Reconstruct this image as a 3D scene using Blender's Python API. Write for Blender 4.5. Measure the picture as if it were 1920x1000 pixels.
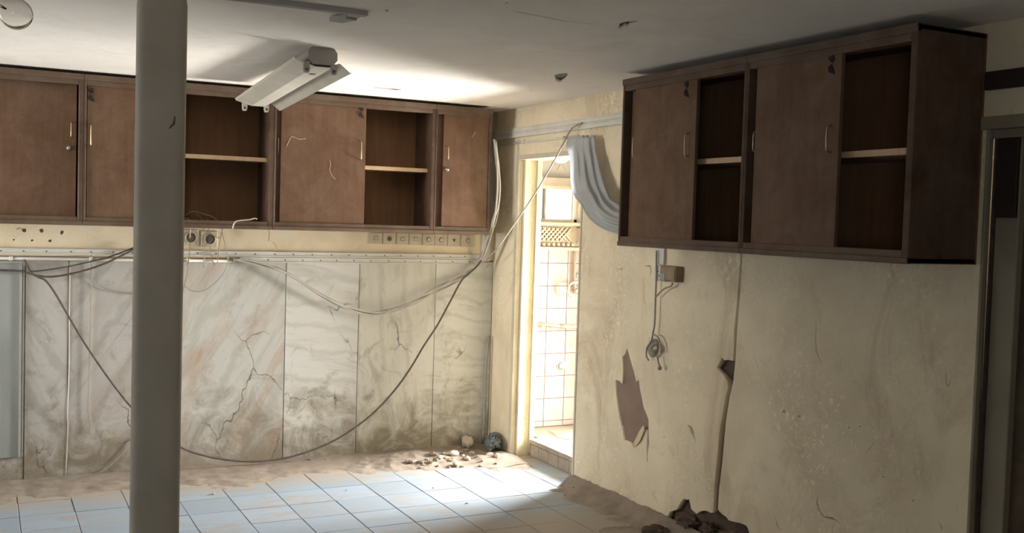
import bpy, bmesh, math, random
from mathutils import Vector, Matrix, noise

random.seed(7)
sc = bpy.context.scene
for o in list(bpy.data.objects):
    bpy.data.objects.remove(o, do_unlink=True)
COL = sc.collection

# ------------------------------------------------------------------ camera
FPX, YAW, PITCH, ROLL = 1927.56, .47671, -.0442755, .0305433
CAM = Vector((-3.17, -6.425, 1.58))
FWD = Vector((math.sin(YAW) * math.cos(PITCH), math.cos(YAW) * math.cos(PITCH), math.sin(PITCH)))
_r = Vector((math.cos(YAW), -math.sin(YAW), 0))
_u = _r.cross(FWD)
RGT = _r * math.cos(ROLL) + _u * math.sin(ROLL)
UPV = -_r * math.sin(ROLL) + _u * math.cos(ROLL)
cd = bpy.data.cameras.new('camera')
cd.sensor_width = 36.0
cd.lens = FPX / 1920 * 36.0
cd.clip_start = .05
cam = bpy.data.objects.new('camera', cd)
m = Matrix((RGT, UPV, -FWD)).transposed().to_4x4()
m.translation = CAM
cam.matrix_world = m
COL.objects.link(cam)
sc.camera = cam

# ------------------------------------------------------------------ light
world = bpy.data.worlds.new('world')
sc.world = world
world.use_nodes = True
bg = world.node_tree.nodes['Background']
bg.inputs[0].default_value = (.80, .90, 1.0, 1)
bg.inputs[1].default_value = 3.0

def area(name, loc, direction, sx, sy, power, color):
    l = bpy.data.lights.new(name, 'AREA')
    l.shape = 'RECTANGLE'; l.size = sx; l.size_y = sy
    l.energy = power; l.color = color
    o = bpy.data.objects.new(name, l)
    o.location = loc
    o.rotation_euler = Vector(direction).to_track_quat('-Z', 'Z').to_euler()
    COL.objects.link(o)
    return o

# daylight standing in the bathroom and left openings, plus an added rear fill
dl = area('daylight_bathroom_window', (1.72, -.62, .82), (-1, -.12, -.22), .92, 1.36, 275, (1.0, .975, .93))
dl.data.spread = math.radians(125)
ll = area('daylight_left_window', (-5.83, -.95, 1.45), (1, .14, -.05), 1.3, 1.2, 9, (1.0, .95, .87))
ll.data.spread = math.radians(55)
area('added_rear_fill', (-5.0, -8.72, 1.55), (.15, 1, .45), 1.5, 1.2, 14, (1.0, .95, .88))  # fill lamp in an invented rear opening, aimed up to lift the ceiling
sun = bpy.data.lights.new('sun', 'SUN')
sun.energy = 2.5; sun.color = (1.0, .90, .74); sun.angle = math.radians(.6)
so = bpy.data.objects.new('sun', sun)
so.rotation_euler = Vector((-.60, -.10, -.80)).to_track_quat('-Z', 'Y').to_euler()
so.location = (4, 0, 5)
COL.objects.link(so)

sc.view_settings.view_transform = 'Standard'
sc.view_settings.look = 'None'
sc.view_settings.gamma = 1
sc.view_settings.use_curve_mapping = False
sc.view_settings.exposure = 0.84
sc.cycles.max_bounces = 14
sc.cycles.diffuse_bounces = 10
sc.cycles.sample_clamp_indirect = 6

H = 2.33            # ceiling height
CD = .30            # depth of the back cabinets
RD = .35            # depth of the right cabinets

# ------------------------------------------------------------------ helpers
def px(x, y, ax, v):
    d = FWD + RGT * ((x - 960) / FPX) + UPV * ((500 - y) / FPX)
    t = (v - CAM[ax]) / d[ax]
    return CAM + d * t
def BW(x, y, d=0.0): return px(x, y, 1, -d)       # a point on (or d in front of) the back wall
def RW(x, y, d=0.0): return px(x, y, 0, -d)       # ... of the right wall
def CE(x, y): return px(x, y, 2, H)
def FL(x, y, z=0.0): return px(x, y, 2, z)

class MB:
    def __init__(s): s.bm = bmesh.new()
    def box(s, a, b, bevel=0.0, seg=1):
        lo = [min(a[i], b[i]) for i in range(3)]; hi = [max(a[i], b[i]) for i in range(3)]
        vs = [s.bm.verts.new((x, y, z)) for x in (lo[0], hi[0]) for y in (lo[1], hi[1]) for z in (lo[2], hi[2])]
        fs = [s.bm.faces.new([vs[i] for i in q]) for q in
              ((0, 1, 3, 2), (4, 6, 7, 5), (0, 4, 5, 1), (2, 3, 7, 6), (0, 2, 6, 4), (1, 5, 7, 3))]
        if bevel > 0:
            es = {e for f in fs for e in f.edges}
            bmesh.ops.bevel(s.bm, geom=list(es), offset=bevel, segments=seg, affect='EDGES', profile=.6)
        return s
    def tube(s, pts, r, n=8, cap=True, smooth=0):
        pts = [Vector(p) for p in pts]
        if smooth: pts = catmull(pts, smooth)
        rr = r if isinstance(r, (list, tuple)) else [r] * len(pts)
        if len(rr) != len(pts):
            k = len(rr) - 1
            rr = [rr[min(k, int(i * k / (len(pts) - 1)))] for i in range(len(pts))]
        rings = []; up = None
        for i, p in enumerate(pts):
            t = (pts[min(i + 1, len(pts) - 1)] - pts[max(i - 1, 0)])
            if t.length < 1e-9: t = Vector((0, 0, 1))
            t.normalize()
            if up is None:
                up = t.orthogonal().normalized()
            else:
                up = (up - t * up.dot(t))
                up = up.normalized() if up.length > 1e-6 else t.orthogonal().normalized()
            w = t.cross(up)
            rings.append([s.bm.verts.new(p + (up * math.cos(a) + w * math.sin(a)) * rr[i])
                          for a in [2 * math.pi * k / n for k in range(n)]])
        for a, b in zip(rings, rings[1:]):
            for k in range(n):
                f = s.bm.faces.new((a[k], a[(k + 1) % n], b[(k + 1) % n], b[k])); f.smooth = True
        if cap:
            s.bm.faces.new(rings[0][::-1]); s.bm.faces.new(rings[-1])
        return s
    def prism(s, poly, vec):
        vec = Vector(vec)
        a = [s.bm.verts.new(p) for p in poly]; b = [s.bm.verts.new(Vector(p) + vec) for p in poly]
        n = len(poly)
        s.bm.faces.new(a); s.bm.faces.new(b[::-1])
        for i in range(n): s.bm.faces.new((a[i], b[i], b[(i + 1) % n], a[(i + 1) % n]))
        return s
    def lathe(s, prof, origin, axis, n=20, smooth=True):
        axis = Vector(axis).normalized(); e1 = axis.orthogonal().normalized(); e2 = axis.cross(e1)
        rings = []
        for r, h in prof:
            rings.append([s.bm.verts.new(Vector(origin) + axis * h + (e1 * math.cos(a) + e2 * math.sin(a)) * max(r, 1e-4))
                          for a in [2 * math.pi * k / n for k in range(n)]])
        for a, b in zip(rings, rings[1:]):
            for k in range(n):
                f = s.bm.faces.new((a[k], a[(k + 1) % n], b[(k + 1) % n], b[k])); f.smooth = smooth
        s.bm.faces.new(rings[0][::-1]); s.bm.faces.new(rings[-1])
        return s

def catmull(p, n):
    out = []
    q = [p[0] * 2 - p[1]] + p + [p[-1] * 2 - p[-2]]
    for i in range(1, len(q) - 2):
        for k in range(n):
            t = k / n
            out.append(.5 * ((2 * q[i]) + (q[i + 1] - q[i - 1]) * t + (2 * q[i - 1] - 5 * q[i] + 4 * q[i + 1] - q[i + 2]) * t * t
                             + (3 * q[i] - 3 * q[i + 1] + q[i + 2] - q[i - 1]) * t ** 3))
    out.append(p[-1])
    return out

def origin_of(o):
    v = Vector((0, 0, 0))
    while o is not None:
        v += o.location; o = o.parent
    return v

def finish(name, me, mat, parent=None):
    """mesh data comes in world coordinates; the origin goes to the parent's origin or to the thing's base"""
    if parent is not None:
        org = origin_of(parent)
    else:
        xs = [v.co for v in me.vertices]
        org = Vector((sum(c.x for c in xs) / len(xs), sum(c.y for c in xs) / len(xs), min(c.z for c in xs)))
    me.transform(Matrix.Translation(-org))
    if mat is not None:
        me.materials.clear(); me.materials.append(mat)
    o = bpy.data.objects.new(name, me)
    if parent is not None: o.parent = parent
    else: o.location = org
    COL.objects.link(o)
    return o

def obj(name, mb, mat, parent=None):
    bmesh.ops.recalc_face_normals(mb.bm, faces=mb.bm.faces)
    me = bpy.data.meshes.new(name); mb.bm.to_mesh(me); mb.bm.free()
    return finish(name, me, mat, parent)

def tag(o, label=None, cat=None, group=None, kind=None):
    if label: o['label'] = label
    if cat: o['category'] = cat
    if group: o['group'] = group
    if kind: o['kind'] = kind
    return o

def thing(name, label, cat, loc, group=None, kind=None):
    o = bpy.data.objects.new(name, None)
    o.empty_display_size = .05
    o.location = loc
    COL.objects.link(o)
    return tag(o, label, cat, group, kind)

def sheet(name, loops, to3, thick, mat, parent=None):
    """a flat layer with real holes: first loop is the outline; to3 maps (a,b) and depth to a point"""
    cu = bpy.data.curves.new(name, 'CURVE'); cu.dimensions = '2D'; cu.fill_mode = 'BOTH'; cu.extrude = .5
    for lp in loops:
        sp = cu.splines.new('POLY'); sp.points.add(len(lp) - 1)
        for p, (a, b) in zip(sp.points, lp): p.co = (a, b, 0, 1)
        sp.use_cyclic_u = True
    t = bpy.data.objects.new(name, cu); COL.objects.link(t)
    bpy.context.view_layer.update()
    dg = bpy.context.evaluated_depsgraph_get()
    me = bpy.data.meshes.new_from_object(t.evaluated_get(dg))
    bpy.data.objects.remove(t, do_unlink=True)
    for v in me.vertices:
        v.co = to3(v.co.x, v.co.y, thick if v.co.z < 0 else 0.0)
    bm = bmesh.new(); bm.from_mesh(me)
    bmesh.ops.remove_doubles(bm, verts=bm.verts, dist=1e-6)
    bmesh.ops.recalc_face_normals(bm, faces=bm.faces)
    bm.to_mesh(me); bm.free()
    me.name = name
    return finish(name, me, mat, parent)

def slit(pts, w):
    """thin polygon round a polyline of pixels, w pixels wide in the middle"""
    l, r = [], []
    n = len(pts)
    for i, (x, y) in enumerate(pts):
        a = pts[max(i - 1, 0)]; b = pts[min(i + 1, n - 1)]
        dx, dy = b[0] - a[0], b[1] - a[1]; k = math.hypot(dx, dy) or 1
        ww = w * (.25 if i in (0, n - 1) else 1) * random.uniform(.7, 1.3) / 2
        l.append((x - dy / k * ww, y + dx / k * ww)); r.append((x + dy / k * ww, y - dx / k * ww))
    return l + r[::-1]

# ------------------------------------------------------------------ materials
def nodes(name):
    m = bpy.data.materials.new(name); m.use_nodes = True
    nt = m.node_tree
    return m, nt, nt.nodes['Principled BSDF']

def N(nt, t, **kw):
    n = nt.nodes.new(t)
    for k, v in kw.items():
        if k in n.inputs: n.inputs[k].default_value = v
        else: setattr(n, k, v)
    return n

def coords(nt, space='Object', scale=(1, 1, 1), rot=(0, 0, 0)):
    if space == 'World':
        c = nt.nodes.new('ShaderNodeNewGeometry').outputs['Position']
    else:
        c = nt.nodes.new('ShaderNodeTexCoord').outputs[space]
    mp = nt.nodes.new('ShaderNodeMapping'); mp.inputs['Scale'].default_value = scale; mp.inputs['Rotation'].default_value = rot
    nt.links.new(c, mp.inputs[0])
    return mp.outputs[0]

def ramp(nt, fac, stops, interp='LINEAR'):
    r = nt.nodes.new('ShaderNodeValToRGB'); r.color_ramp.interpolation = interp
    e = r.color_ramp.elements
    while len(e) > 1: e.remove(e[-1])
    e[0].position = stops[0][0]; e[0].color = (*stops[0][1], 1)
    for p, c in stops[1:]:
        k = e.new(p); k.color = (*c, 1)
    nt.links.new(fac, r.inputs[0])
    return r.outputs[0]

def mixc(nt, fac, a, b, blend='MIX'):
    mx = nt.nodes.new('ShaderNodeMix'); mx.data_type = 'RGBA'; mx.blend_type = blend
    if isinstance(fac, (int, float)): mx.inputs[0].default_value = fac
    else: nt.links.new(fac, mx.inputs[0])
    for i, v in ((6, a), (7, b)):
        if isinstance(v, tuple): mx.inputs[i].default_value = (*v, 1)
        else: nt.links.new(v, mx.inputs[i])
    return mx.outputs[2]

def noi(nt, co, scale, detail=5, rough=.6, dist=0.0):
    n = N(nt, 'ShaderNodeTexNoise', Scale=scale, Detail=detail, Roughness=rough, Distortion=dist)
    nt.links.new(co, n.inputs['Vector'])
    return n.outputs['Fac']

def bump(nt, bs, fac, strength, dist=.004):
    b = N(nt, 'ShaderNodeBump', Strength=strength, Distance=dist)
    nt.links.new(fac, b.inputs['Height']); nt.links.new(b.outputs[0], bs.inputs['Normal'])

def simple(name, base, var=None, scale=8, rough=.7, metal=0.0, bmp=.2, spec=.3, space='World', stretch=(1, 1, 1)):
    m, nt, bs = nodes(name)
    co = coords(nt, space, stretch)
    f = noi(nt, co, scale)
    c = ramp(nt, f, [(.3, base), (.7, var or tuple(x * .8 for x in base))])
    nt.links.new(c, bs.inputs['Base Color'])
    bs.inputs['Roughness'].default_value = rough; bs.inputs['Metallic'].default_value = metal
    bs.inputs['Specular IOR Level'].default_value = spec
    if bmp: bump(nt, bs, noi(nt, co, scale * 6), bmp, .002)
    return m

def BL(c): return tuple(((v / 255) / 12.92 if v / 255 <= .04045 else ((v / 255 + .055) / 1.055) ** 2.4) for v in c)

def plaster(name, base, dark, stain, scale=1.0, flake=.5, streak=True, relief=.5):
    """old painted plaster: soft mottling, flaked blisters, brown stains of their own shape"""
    m, nt, bs = nodes(name)
    co = coords(nt, 'World')
    a = noi(nt, co, 1.7 * scale, 6, .62, .3)
    c = ramp(nt, a, [(.30, dark), (.55, base), (.75, tuple(min(1, v * 1.10) for v in base))])
    s = noi(nt, coords(nt, 'World', (1, 1, .45) if streak else (1, 1, 1)), 2.6 * scale, 8, .7, .9)
    c = mixc(nt, ramp(nt, s, [(.52, (0, 0, 0)), (.70, (.75, .75, .75))]), c, stain)
    fl = noi(nt, co, 34 * scale, 8, .8, .6)
    reg = noi(nt, co, 2.1 * scale, 3, .5)
    fm = nt.nodes.new('ShaderNodeMath'); fm.operation = 'MULTIPLY'
    nt.links.new(ramp(nt, fl, [(.50, (0, 0, 0)), (.58, (1, 1, 1))]), fm.inputs[0])
    nt.links.new(ramp(nt, reg, [(.46, (0, 0, 0)), (.62, (1, 1, 1))]), fm.inputs[1])
    f2 = nt.nodes.new('ShaderNodeMath'); f2.operation = 'MULTIPLY'; f2.inputs[1].default_value = flake
    nt.links.new(fm.outputs[0], f2.inputs[0])
    c = mixc(nt, f2.outputs[0], c, tuple(min(1, v * 1.18) for v in base))
    bl_ = noi(nt, coords(nt, 'World', (1, 1, .7)), 9 * scale, 9, .75, 1.6)
    c = mixc(nt, ramp(nt, bl_, [(.56, (0, 0, 0)), (.74, (flake * .5,) * 3)]), c, stain)
    nt.links.new(c, bs.inputs['Base Color'])
    bs.inputs['Roughness'].default_value = .85; bs.inputs['Specular IOR Level'].default_value = .2
    b1 = N(nt, 'ShaderNodeBump', Strength=.5 * relief, Distance=.004); nt.links.new(fm.outputs[0], b1.inputs['Height'])
    b2 = N(nt, 'ShaderNodeBump', Strength=.35, Distance=.012); nt.links.new(noi(nt, co, 7, 6, .6), b2.inputs['Height'])
    nt.links.new(b1.outputs[0], b2.inputs['Normal']); nt.links.new(b2.outputs[0], bs.inputs['Normal'])
    return m

def wood(name, a, b, rough=.5, scale=1.0, vert=True, dust=(.21, .155, .11), dusty=.25):
    m, nt, bs = nodes(name)
    st = (14, 14, 1.2) if vert else (1.2, 1.2, 14)
    co = coords(nt, 'World', st)
    f = noi(nt, co, 2.2 * scale, 7, .65, .6)
    c = ramp(nt, f, [(.30, a), (.70, b)])
    d = noi(nt, coords(nt, 'World'), 5, 7, .7, .4)
    c = mixc(nt, ramp(nt, d, [(.40, (0, 0, 0)), (.75, (dusty * 2,) * 3)]), c, dust)
    nt.links.new(c, bs.inputs['Base Color'])
    bs.inputs['Roughness'].default_value = rough; bs.inputs['Specular IOR Level'].default_value = .15
    bump(nt, bs, f, .15, .001)
    return m

def marble(name, ang, base, vein, warm, warmth, freq, seed, spots=.42):
    """stone slab with parallel wandering veins; ang turns them in the plane of the wall"""
    m, nt, bs = nodes(name)
    geo = nt.nodes.new('ShaderNodeNewGeometry')
    mp = nt.nodes.new('ShaderNodeMapping')
    mp.inputs['Rotation'].default_value = (0, ang, 0); mp.inputs['Location'].default_value = (seed, 0, seed * .7)
    nt.links.new(geo.outputs['Position'], mp.inputs[0])
    co = mp.outputs[0]
    w = N(nt, 'ShaderNodeTexWave', Scale=freq, Distortion=5.5, Detail=5, bands_direction='X')
    w.inputs['Detail Scale'].default_value = 1.1; w.inputs['Detail Roughness'].default_value = .65
    nt.links.new(co, w.inputs['Vector'])
    sm = nt.nodes.new('ShaderNodeMapping'); sm.inputs['Scale'].default_value = (7, 7, .9)
    nt.links.new(co, sm.inputs[0])
    st = noi(nt, sm.outputs[0], 2.2, 8, .68, .8)
    c = ramp(nt, st, [(.30, vein), (.46, base), (.70, tuple(min(1, v * 1.07) for v in base))])
    c = mixc(nt, ramp(nt, w.outputs['Fac'], [(0, (.6, .6, .6)), (.16, (0, 0, 0))]), c, vein)
    big = N(nt, 'ShaderNodeMapping'); big.inputs['Scale'].default_value = (2.6, 2.6, .7)
    nt.links.new(co, big.inputs[0])
    bn = noi(nt, big.outputs[0], 1.3, 6, .7, .6)
    c = mixc(nt, ramp(nt, bn, [(.47, (0, 0, 0)), (.66, (warmth,) * 3)]), c, warm)
    # dirt splashed up from the floor
    sep = nt.nodes.new('ShaderNodeSeparateXYZ'); nt.links.new(geo.outputs['Position'], sep.inputs[0])
    hz = nt.nodes.new('ShaderNodeMapRange'); hz.inputs[1].default_value = 0; hz.inputs[2].default_value = .62; hz.inputs[3].default_value = 1; hz.inputs[4].default_value = 0
    nt.links.new(sep.outputs[2], hz.inputs[0])
    dn = noi(nt, coords(nt, 'World'), 4.5, 8, .72, 1.0)
    ad = nt.nodes.new('ShaderNodeMath'); ad.operation = 'MULTIPLY_ADD'; ad.inputs[1].default_value = .28
    nt.links.new(hz.outputs[0], ad.inputs[0]); nt.links.new(dn, ad.inputs[2])
    c = mixc(nt, ramp(nt, ad.outputs[0], [(.56, (0, 0, 0)), (.80, (spots * 2,) * 3)]), c, (.22, .18, .12))
    # hairline cracks
    v = N(nt, 'ShaderNodeTexVoronoi', Scale=2.3, feature='DISTANCE_TO_EDGE')
    dm = mixc(nt, .16, geo.outputs['Position'], N(nt, 'ShaderNodeTexNoise', Scale=6, Detail=6).outputs['Color'])
    nt.links.new(dm, v.inputs['Vector'])
    ck = ramp(nt, v.outputs['Distance'], [(0, (1, 1, 1)), (.010, (0, 0, 0))])
    gate = ramp(nt, noi(nt, coords(nt, 'World'), 1.6, 2), [(.50, (0, 0, 0)), (.58, (1, 1, 1))])
    mm = nt.nodes.new('ShaderNodeMath'); mm.operation = 'MULTIPLY'; nt.links.new(ck, mm.inputs[0]); nt.links.new(gate, mm.inputs[1])
    c = mixc(nt, mm.outputs[0], c, (.12, .10, .08))
    nt.links.new(c, bs.inputs['Base Color'])
    bs.inputs['Roughness'].default_value = .55; bs.inputs['Specular IOR Level'].default_value = .3
    bump(nt, bs, st, .25, .003)
    return m

M = {}
M['ceiling'] = plaster('ceiling_plaster', (.89, .845, .775), (.85, .805, .735), (.79, .735, .65), .8, .06, False, .12)
M['ceiling_core'] = simple('ceiling_core', (.30, .27, .23), (.20, .18, .15), 20, .95)
M['rplaster'] = plaster('cream_plaster', (.76, .66, .475), (.63, .525, .37), (.47, .35, .225), 1.0, 1.0, True, .9)
M['band'] = plaster('band_plaster', (.80, .675, .47), (.72, .595, .40), (.78, .72, .57), 2.2, .5, False)
M['upper'] = plaster('upper_plaster', (.58, .52, .42), (.50, .44, .34), (.46, .38, .28), 1.2, .3)
M['farwall'] = simple('brown_wall_paint', (.16, .13, .10), (.12, .10, .08), 3, .9)
M['core'] = simple('old_mud_render', (.15, .105, .08), (.075, .055, .042), 16, .95, bmp=.8)
M['peel'] = simple('reddish_undercoat', (.30, .21, .16), (.23, .16, .12), 9, .9, bmp=.5)
M['darkgap'] = simple('dark_gap', (.035, .03, .025), (.02, .018, .015), 12, .9)
M['grout'] = simple('floor_grout', (.16, .145, .13), (.10, .09, .08), 30, .95)
M['white_trunk'] = simple('white_plastic_trunking', (.70, .68, .62), (.60, .57, .49), 6, .5, spec=.4, bmp=.1)
M['screw'] = simple('dull_screw', (.20, .17, .13), (.12, .10, .08), 30, .5, .6)
M['wood'] = wood('brown_cabinet_wood', (.075, .041, .026), (.108, .064, .042), .5)
M['woodh'] = wood('brown_rail_wood', (.105, .066, .044), (.150, .099, .067), .45, 1.0, False, (.28, .22, .165), .2)
M['door'] = wood('brown_door_panel', (.122, .065, .037), (.162, .092, .056), .5, .9, True, (.27, .185, .125), .25)
M['inner'] = wood('cabinet_inside', (.170, .085, .042), (.225, .120, .064), .6, .7, True, (.27, .17, .10), .12)
M['rawedge'] = simple('raw_shelf_edge', (.66, .47, .29), (.55, .38, .23), 22, .6, stretch=(3, 3, 1))
M['shelf'] = wood('shelf_board', (.30, .18, .10), (.38, .24, .14), .6, .8, False)
M['brass'] = simple('worn_brass', (.62, .50, .32), (.45, .34, .20), 40, .35, .9, 0, .5)
M['steel'] = simple('dull_steel', (.50, .48, .44), (.36, .34, .30), 30, .4, .8, .1)
M['post'] = simple('grey_olive_paint', (.46, .40, .315), (.39, .335, .26), 4, .55, bmp=.25)
M['tubewhite'] = simple('enamelled_white', (.66, .63, .54), (.55, .52, .44), 6, .35, spec=.5, bmp=.05)
M['tubegrey'] = simple('painted_grey_housing', (.40, .37, .33), (.34, .31, .28), 6, .5)
M['cable_dark'] = simple('dark_cable', (.075, .06, .05), (.13, .11, .09), 20, .6)
M['cable_grey'] = simple('grey_cable', (.27, .25, .21), (.38, .35, .29), 9, .6)
M['cable_white'] = simple('dusty_white_cable', (.60, .56, .48), (.45, .41, .34), 9, .6)
M['cable_brown'] = simple('dusty_brown_wire', (.26, .20, .15), (.36, .29, .22), 9, .6)
M['plate'] = simple('yellowed_plate', (.62, .54, .40), (.52, .44, .31), 14, .5)
M['socketdark'] = simple('dark_socket', (.16, .125, .09), (.10, .08, .06), 20, .6)
M['torn'] = simple('splintered_dark_wood', (.022, .015, .011), (.040, .028, .020), 40, .9)
M['box'] = simple('rusty_box', (.36, .27, .17), (.22, .16, .10), 18, .7, bmp=.5)
M['frame'] = simple('cream_enamel_frame', (.62, .57, .44), (.46, .40, .29), 5, .5, bmp=.4)
M['reveal'] = plaster('cream_reveal', (.56, .50, .35), (.49, .43, .29), (.38, .30, .19), 1.5, .4)
M['bathwhite'] = simple('white_paint', (.48, .45, .385), (.43, .395, .33), 4, .8)
M['stucco'] = simple('cream_stucco', (.42, .36, .265), (.36, .305, .22), 12, .8)
M['bathfloor'] = simple('bathroom_floor', (.27, .225, .165), (.215, .17, .12), 5, .7)
M['kerb'] = simple('dusty_kerb_tile', (.40, .34, .28), (.30, .25, .20), 9, .8)
M['bgrout'] = simple('pink_grout', (.22, .155, .12), (.17, .12, .095), 30, .9)
M['drain'] = simple('blue_grey_drain', (.20, .25, .28), (.15, .19, .22), 30, .5)
M['pipe'] = simple('dirty_brass_pipe', (.50, .42, .33), (.34, .27, .20), 30, .5, .5)
M['dust'] = simple('brown_dust', (.32, .265, .215), (.235, .19, .15), 14, .95, bmp=.9)
M['bag'] = simple('blue_grey_bag', (.17, .20, .21), (.10, .12, .13), 12, .6, bmp=.5)
M['board'] = simple('grey_green_board', (.36, .37, .35), (.28, .295, .28), 3, .7, stretch=(2, 2, .6))
M['alu'] = simple('dull_aluminium', (.62, .59, .54), (.50, .47, .42), 10, .4, .5)
M['curtain'] = simple('grey_curtain_cloth', (.64, .64, .63), (.54, .54, .53), 5, .95, bmp=.4)
M['doordark'] = wood('dark_brown_door', (.060, .040, .026), (.085, .058, .036), .6)
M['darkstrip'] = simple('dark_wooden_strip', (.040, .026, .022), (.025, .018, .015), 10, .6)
M['jambtan'] = simple('tan_jamb_paint', (.30, .255, .18), (.24, .20, .14), 5, .7)
M['flake'] = simple('cream_flake', (.66, .57, .38), (.55, .46, .30), 12, .8)

# floor tiles: dusty blue-grey, the dust lies in drifts that run on from tile to tile
m_, nt, bs = nodes('dusty_floor_tile')
co = coords(nt, 'World')
oi = nt.nodes.new('ShaderNodeObjectInfo')
c = ramp(nt, oi.outputs['Random'], [(0, (.25, .305, .365)), (1, (.295, .35, .41))])
d1 = noi(nt, coords(nt, 'World', (1.0, 2.2, 1)), 3.2, 8, .66, .8)
c = mixc(nt, ramp(nt, d1, [(.46, (0, 0, 0)), (.66, (.65, .65, .65))]), c, (.30, .27, .23))
sp = nt.nodes.new('ShaderNodeSeparateXYZ'); nt.links.new(co, sp.inputs[0])
mr = nt.nodes.new('ShaderNodeMapRange'); mr.inputs[1].default_value = -.75; mr.inputs[2].default_value = -.30; nt.links.new(sp.outputs[1], mr.inputs[0])
ma = nt.nodes.new('ShaderNodeMath'); ma.operation = 'MULTIPLY_ADD'; ma.inputs[1].default_value = .45; nt.links.new(mr.outputs[0], ma.inputs[0])
m3 = nt.nodes.new('ShaderNodeMapRange'); m3.inputs[1].default_value = -1.45; m3.inputs[2].default_value = -1.85; nt.links.new(sp.outputs[1], m3.inputs[0])  # near right browned: dirt, with shade past the light patch painted in
m5 = nt.nodes.new('ShaderNodeMapRange'); m5.inputs[1].default_value = -1.9; m5.inputs[2].default_value = -.9; nt.links.new(sp.outputs[0], m5.inputs[0])
m6 = nt.nodes.new('ShaderNodeMath'); m6.operation = 'MULTIPLY'; nt.links.new(m3.outputs[0], m6.inputs[0]); nt.links.new(m5.outputs[0], m6.inputs[1])
m4 = nt.nodes.new('ShaderNodeMath'); m4.operation = 'MULTIPLY_ADD'; m4.inputs[1].default_value = .45; nt.links.new(m6.outputs[0], m4.inputs[0])
nt.links.new(noi(nt, coords(nt, 'World', (1.0, 2.4, 1)), 4.5, 9, .72, 1.2), m4.inputs[2])
nt.links.new(m4.outputs[0], ma.inputs[2])
c = mixc(nt, ramp(nt, ma.outputs[0], [(.60, (0, 0, 0)), (.82, (.95, .95, .95))]), c, (.345, .30, .25))
d2 = noi(nt, co, 40, 6, .7)
c = mixc(nt, ramp(nt, d2, [(.60, (0, 0, 0)), (.75, (.7, .7, .7))]), c, (.38, .39, .40))
nt.links.new(c, bs.inputs['Base Color']); bs.inputs['Roughness'].default_value = .62; bs.inputs['Specular IOR Level'].default_value = .35
bump(nt, bs, d2, .15, .002)
M['tile'] = m_

# bathroom tile, plain and with a printed spray of flowers
def bathtile(name, motif):
    m, nt, bs = nodes(name)
    base = (.33, .265, .235)
    co = coords(nt, 'Object')
    c = ramp(nt, noi(nt, co, 9), [(.3, base), (.7, (.36, .30, .265))])
    if motif:
        mp = nt.nodes.new('ShaderNodeMapping'); mp.inputs['Scale'].default_value = (1, .0, 1); nt.links.new(co, mp.inputs[0])
        g = N(nt, 'ShaderNodeTexGradient', gradient_type='SPHERICAL')
        m2 = nt.nodes.new('ShaderNodeMapping'); m2.inputs['Scale'].default_value = (17, 0, 14); nt.links.new(co, m2.inputs[0]); nt.links.new(m2.outputs[0], g.inputs[0])
        v = N(nt, 'ShaderNodeTexVoronoi', Scale=58, feature='F1'); nt.links.new(mp.outputs[0], v.inputs['Vector'])
        a = ramp(nt, v.outputs['Distance'], [(.30, (1, 1, 1)), (.42, (0, 0, 0))])
        b = ramp(nt, g.outputs['Fac'], [(.05, (0, 0, 0)), (.30, (1, 1, 1))])
        k = nt.nodes.new('ShaderNodeMath'); k.operation = 'MULTIPLY'; nt.links.new(a, k.inputs[0]); nt.links.new(b, k.inputs[1])
        c = mixc(nt, k.outputs[0], c, (.40, .28, .20))
    nt.links.new(c, bs.inputs['Base Color']); bs.inputs['Roughness'].default_value = .3
    return m
M['btile'] = bathtile('bathroom_tile', False)
M['btilef'] = bathtile('bathroom_tile_flowers', True)

# clear glass of the bulb and frosted window pane
m_, nt, bs = nodes('bulb_glass')
bs.inputs['Base Color'].default_value = (.88, .87, .84, 1); bs.inputs['Transmission Weight'].default_value = 1; bs.inputs['Roughness'].default_value = .04; bs.inputs['IOR'].default_value = 1.25
n_ = noi(nt, coords(nt, 'World'), 60); bump(nt, bs, n_, .05, .001)
M['glass'] = m_
# the curtain cloth lets daylight through
cm = M['curtain']; nt = cm.node_tree
tb = nt.nodes.new('ShaderNodeBsdfTranslucent'); tb.inputs[0].default_value = (.62, .66, .70, 1)
ms = nt.nodes.new('ShaderNodeMixShader'); ms.inputs[0].default_value = .45
nt.links.new(nt.nodes['Principled BSDF'].outputs[0], ms.inputs[1]); nt.links.new(tb.outputs[0], ms.inputs[2])
nt.links.new(ms.outputs[0], nt.nodes['Material Output'].inputs[0])
m_, nt, bs = nodes('frosted_pane')
bs.inputs['Base Color'].default_value = (.95, .97, 1, 1); bs.inputs['Transmission Weight'].default_value = 1; bs.inputs['Roughness'].default_value = .5; bs.inputs['IOR'].default_value = 1.1
bump(nt, bs, noi(nt, coords(nt, 'World'), 80), .1, .001)
M['pane'] = m_

# ================================================================== SETTING
ROOMX0, ROOMY0 = -5.8, -8.6
T = .14                                    # thickness of the right wall
DY0, DY1, DZ = -.36, -1.165, 2.0           # first doorway
EY0, EY1, EZ = -3.935, -4.95, 1.965        # second doorway
BX1, BY0, BFL = 1.70, -1.75, .107          # bathroom

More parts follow.
